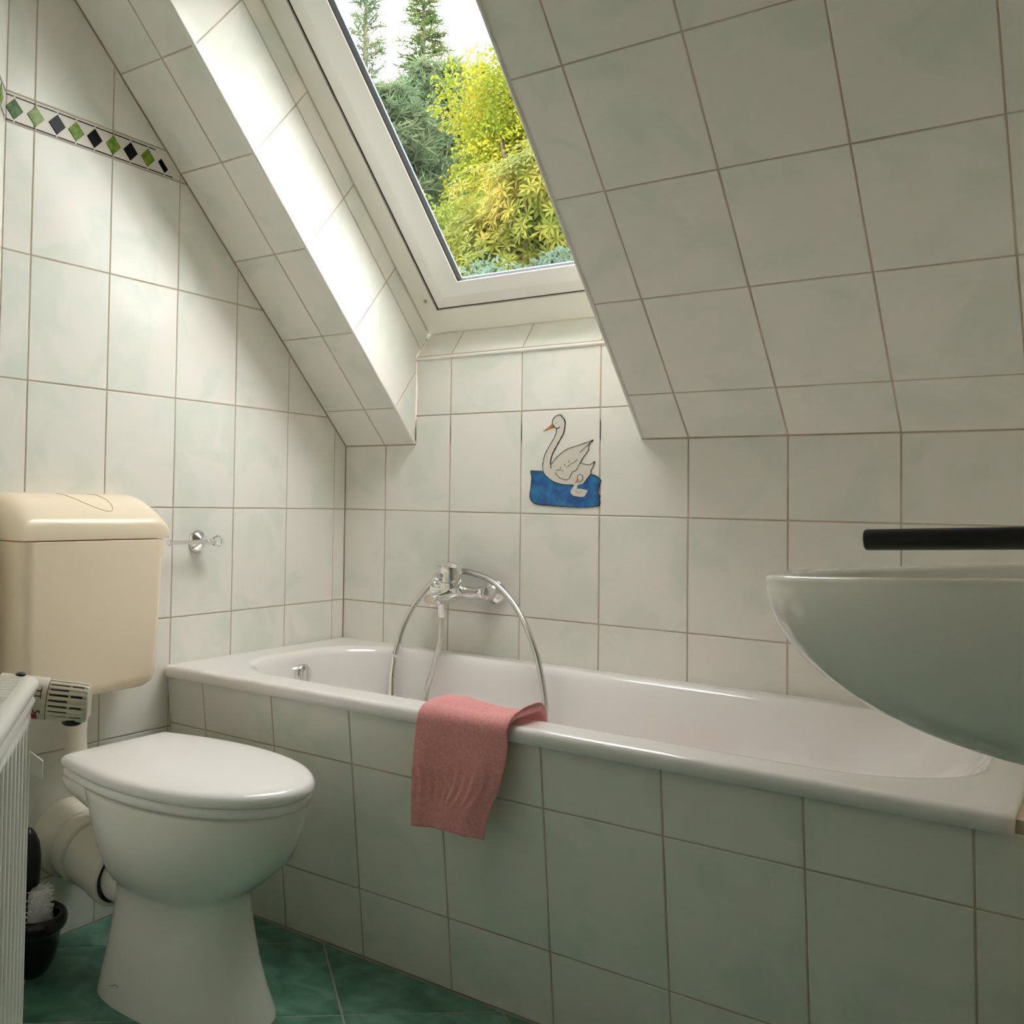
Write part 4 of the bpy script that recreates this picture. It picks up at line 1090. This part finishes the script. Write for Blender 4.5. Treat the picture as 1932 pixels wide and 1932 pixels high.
def conifer(name, label, base, H, R, mt, seed, whorls=26, per=9, droop=0.25, tuft=0.22, sparse=1.0, group=None, needle=0.03, from_h=0.12, bush_n=10, taper=0.8):
    rn = random.Random(seed); b0 = Vector(base)
    t = empty(name, b0, label, 'tree', group)
    V, F = tube([b0 + Vector((0, 0, -0.2)), b0 + Vector((0.03, 0, H * 0.5)), b0 + Vector((0, 0, H))], lambda i: (0.022, 0.013, 0.003)[i] * H, 8)
    add('trunk', V, F, M_BARK, t, True)
    V = []; F = []; mb = MB()
    for k in range(whorls):
        h = from_h + (1 - from_h) * (k / whorls) ** 0.9; z = H * h; rad_ = R * (1 - h) ** taper + 0.03 * R
        for m in range(per):
            if rn.random() > sparse: continue
            a = rn.random() * 2 * math.pi; l = rad_ * rn.uniform(0.7, 1.1)
            tip = b0 + Vector((math.cos(a) * l, math.sin(a) * l, z - droop * l + 0.1 * l))
            st = b0 + Vector((0, 0, z))
            vv, ff = tube([st, st.lerp(tip, 0.55) + Vector((0, 0, 0.05 * l)), tip], lambda i: (0.012, 0.008, 0.003)[i] * (0.5 + R * 0.4), 4); mb.put(vv, ff)
            nt_ = max(4, int(bush_n * l / R + 3))
            for q in range(nt_):
                u = 0.25 + 0.75 * (q + rn.random()) / nt_
                p = st.lerp(tip, u) + Vector((0, 0, 0.05 * l * (1 - abs(2 * u - 1.1))))
                for w in range(5):
                    d = (tip - st).normalized() * 0.6 + Vector((rn.gauss(0, 0.7), rn.gauss(0, 0.7), rn.gauss(0.05, 0.5))); d.normalize()
                    s = d.cross(Vector((rn.gauss(0, 1), rn.gauss(0, 1), rn.gauss(0, 1)))).normalized(); ll = tuft * rn.uniform(0.6, 1.2); bb = len(V)
                    V += [p - s * needle * 0.5, p + s * needle * 0.5, p + d * ll + s * needle * 0.25, p + d * ll - s * needle * 0.25]; F.append((bb, bb + 1, bb + 2, bb + 3))
    fol('needles', V, F, mt, t)
    mb.build('branches', M_BARK, t, True)['kind'] = 'stuff'
    return t
# near evergreen with leaf rosettes
bush('rhododendron', 'rhododendron with long pointed yellow-green leaves just outside the skylight', 'bush', (-1.28, 3.55, 1.62), 0.80, 1.15, L_RHO, 2800, 0.078, 0.018, 22, seed=4, whorl=True)
bush('reflection_shrub', 'added low shrub, blue-green in place of a bluish reflection in the skylight glass', 'bush', (-0.60, 2.20, 0.98), 0.50, 0.45, L_BLUE, 6000, 0.045, 0.018, 14, seed=9)  # shrub added here, its blue-green standing in for a reflection on the glass
bush('deciduous_tree', 'bright yellow-green leafy tree behind the rhododendron', 'tree', (-3.18, 7.62, 3.45), 1.30, 2.9, L_YEL, 60000, 0.050, 0.032, 34, seed=21, shell=0.35)
bush('lime_shrub', 'fine-leaved lime-green shrub between the rhododendron and the pines', 'bush', (-3.02, 5.0, 2.05), 0.80, 1.6, L_LIME, 30000, 0.040, 0.022, 22, seed=33, shell=0.4)
conifer('bushy_pine', 'dense dark green pine behind the lime shrub', (-5.85, 8.4, gz(0, 8.4)), 4.1, 1.55, L_PINE, 5, 34, 18, 0.0, 0.20, 1.0, None, 0.022, 0.05, 16, 0.42)
conifer('bushy_pine', 'greyish pine with upright tufts below the spruce', (-7.35, 12.2, gz(0, 12.2)), 4.6, 1.8, L_PINE, 6, 32, 16, -0.15, 0.24, 1.0, None, 0.026, 0.05, 16, 0.45)
conifer('spruce', 'tall narrow spruce rising against the white sky', (-9.74, 15.4, gz(0, 15.4)), 7.1, 1.7, L_SPRUCE, 8, 38, 9, 0.10, 0.22, 0.85, None, 0.022, 0.10, 14)
conifer('sparse_pine', 'thin pale pine with open branches against the white sky', (-13.1, 17.9, gz(0, 17.9)), 8.4, 1.5, L_PINE, 13, 34, 6, -0.45, 0.30, 0.8, None, 0.022, 0.30, 9)
conifer('far_pine', 'distant dark pine above the yellow-green tree', (-11.7, 21.3, gz(0, 21.3)), 5.4, 1.8, L_PINE, 17, 28, 12, 0.0, 0.30, 0.95, None, 0.03, 0.10, 13)
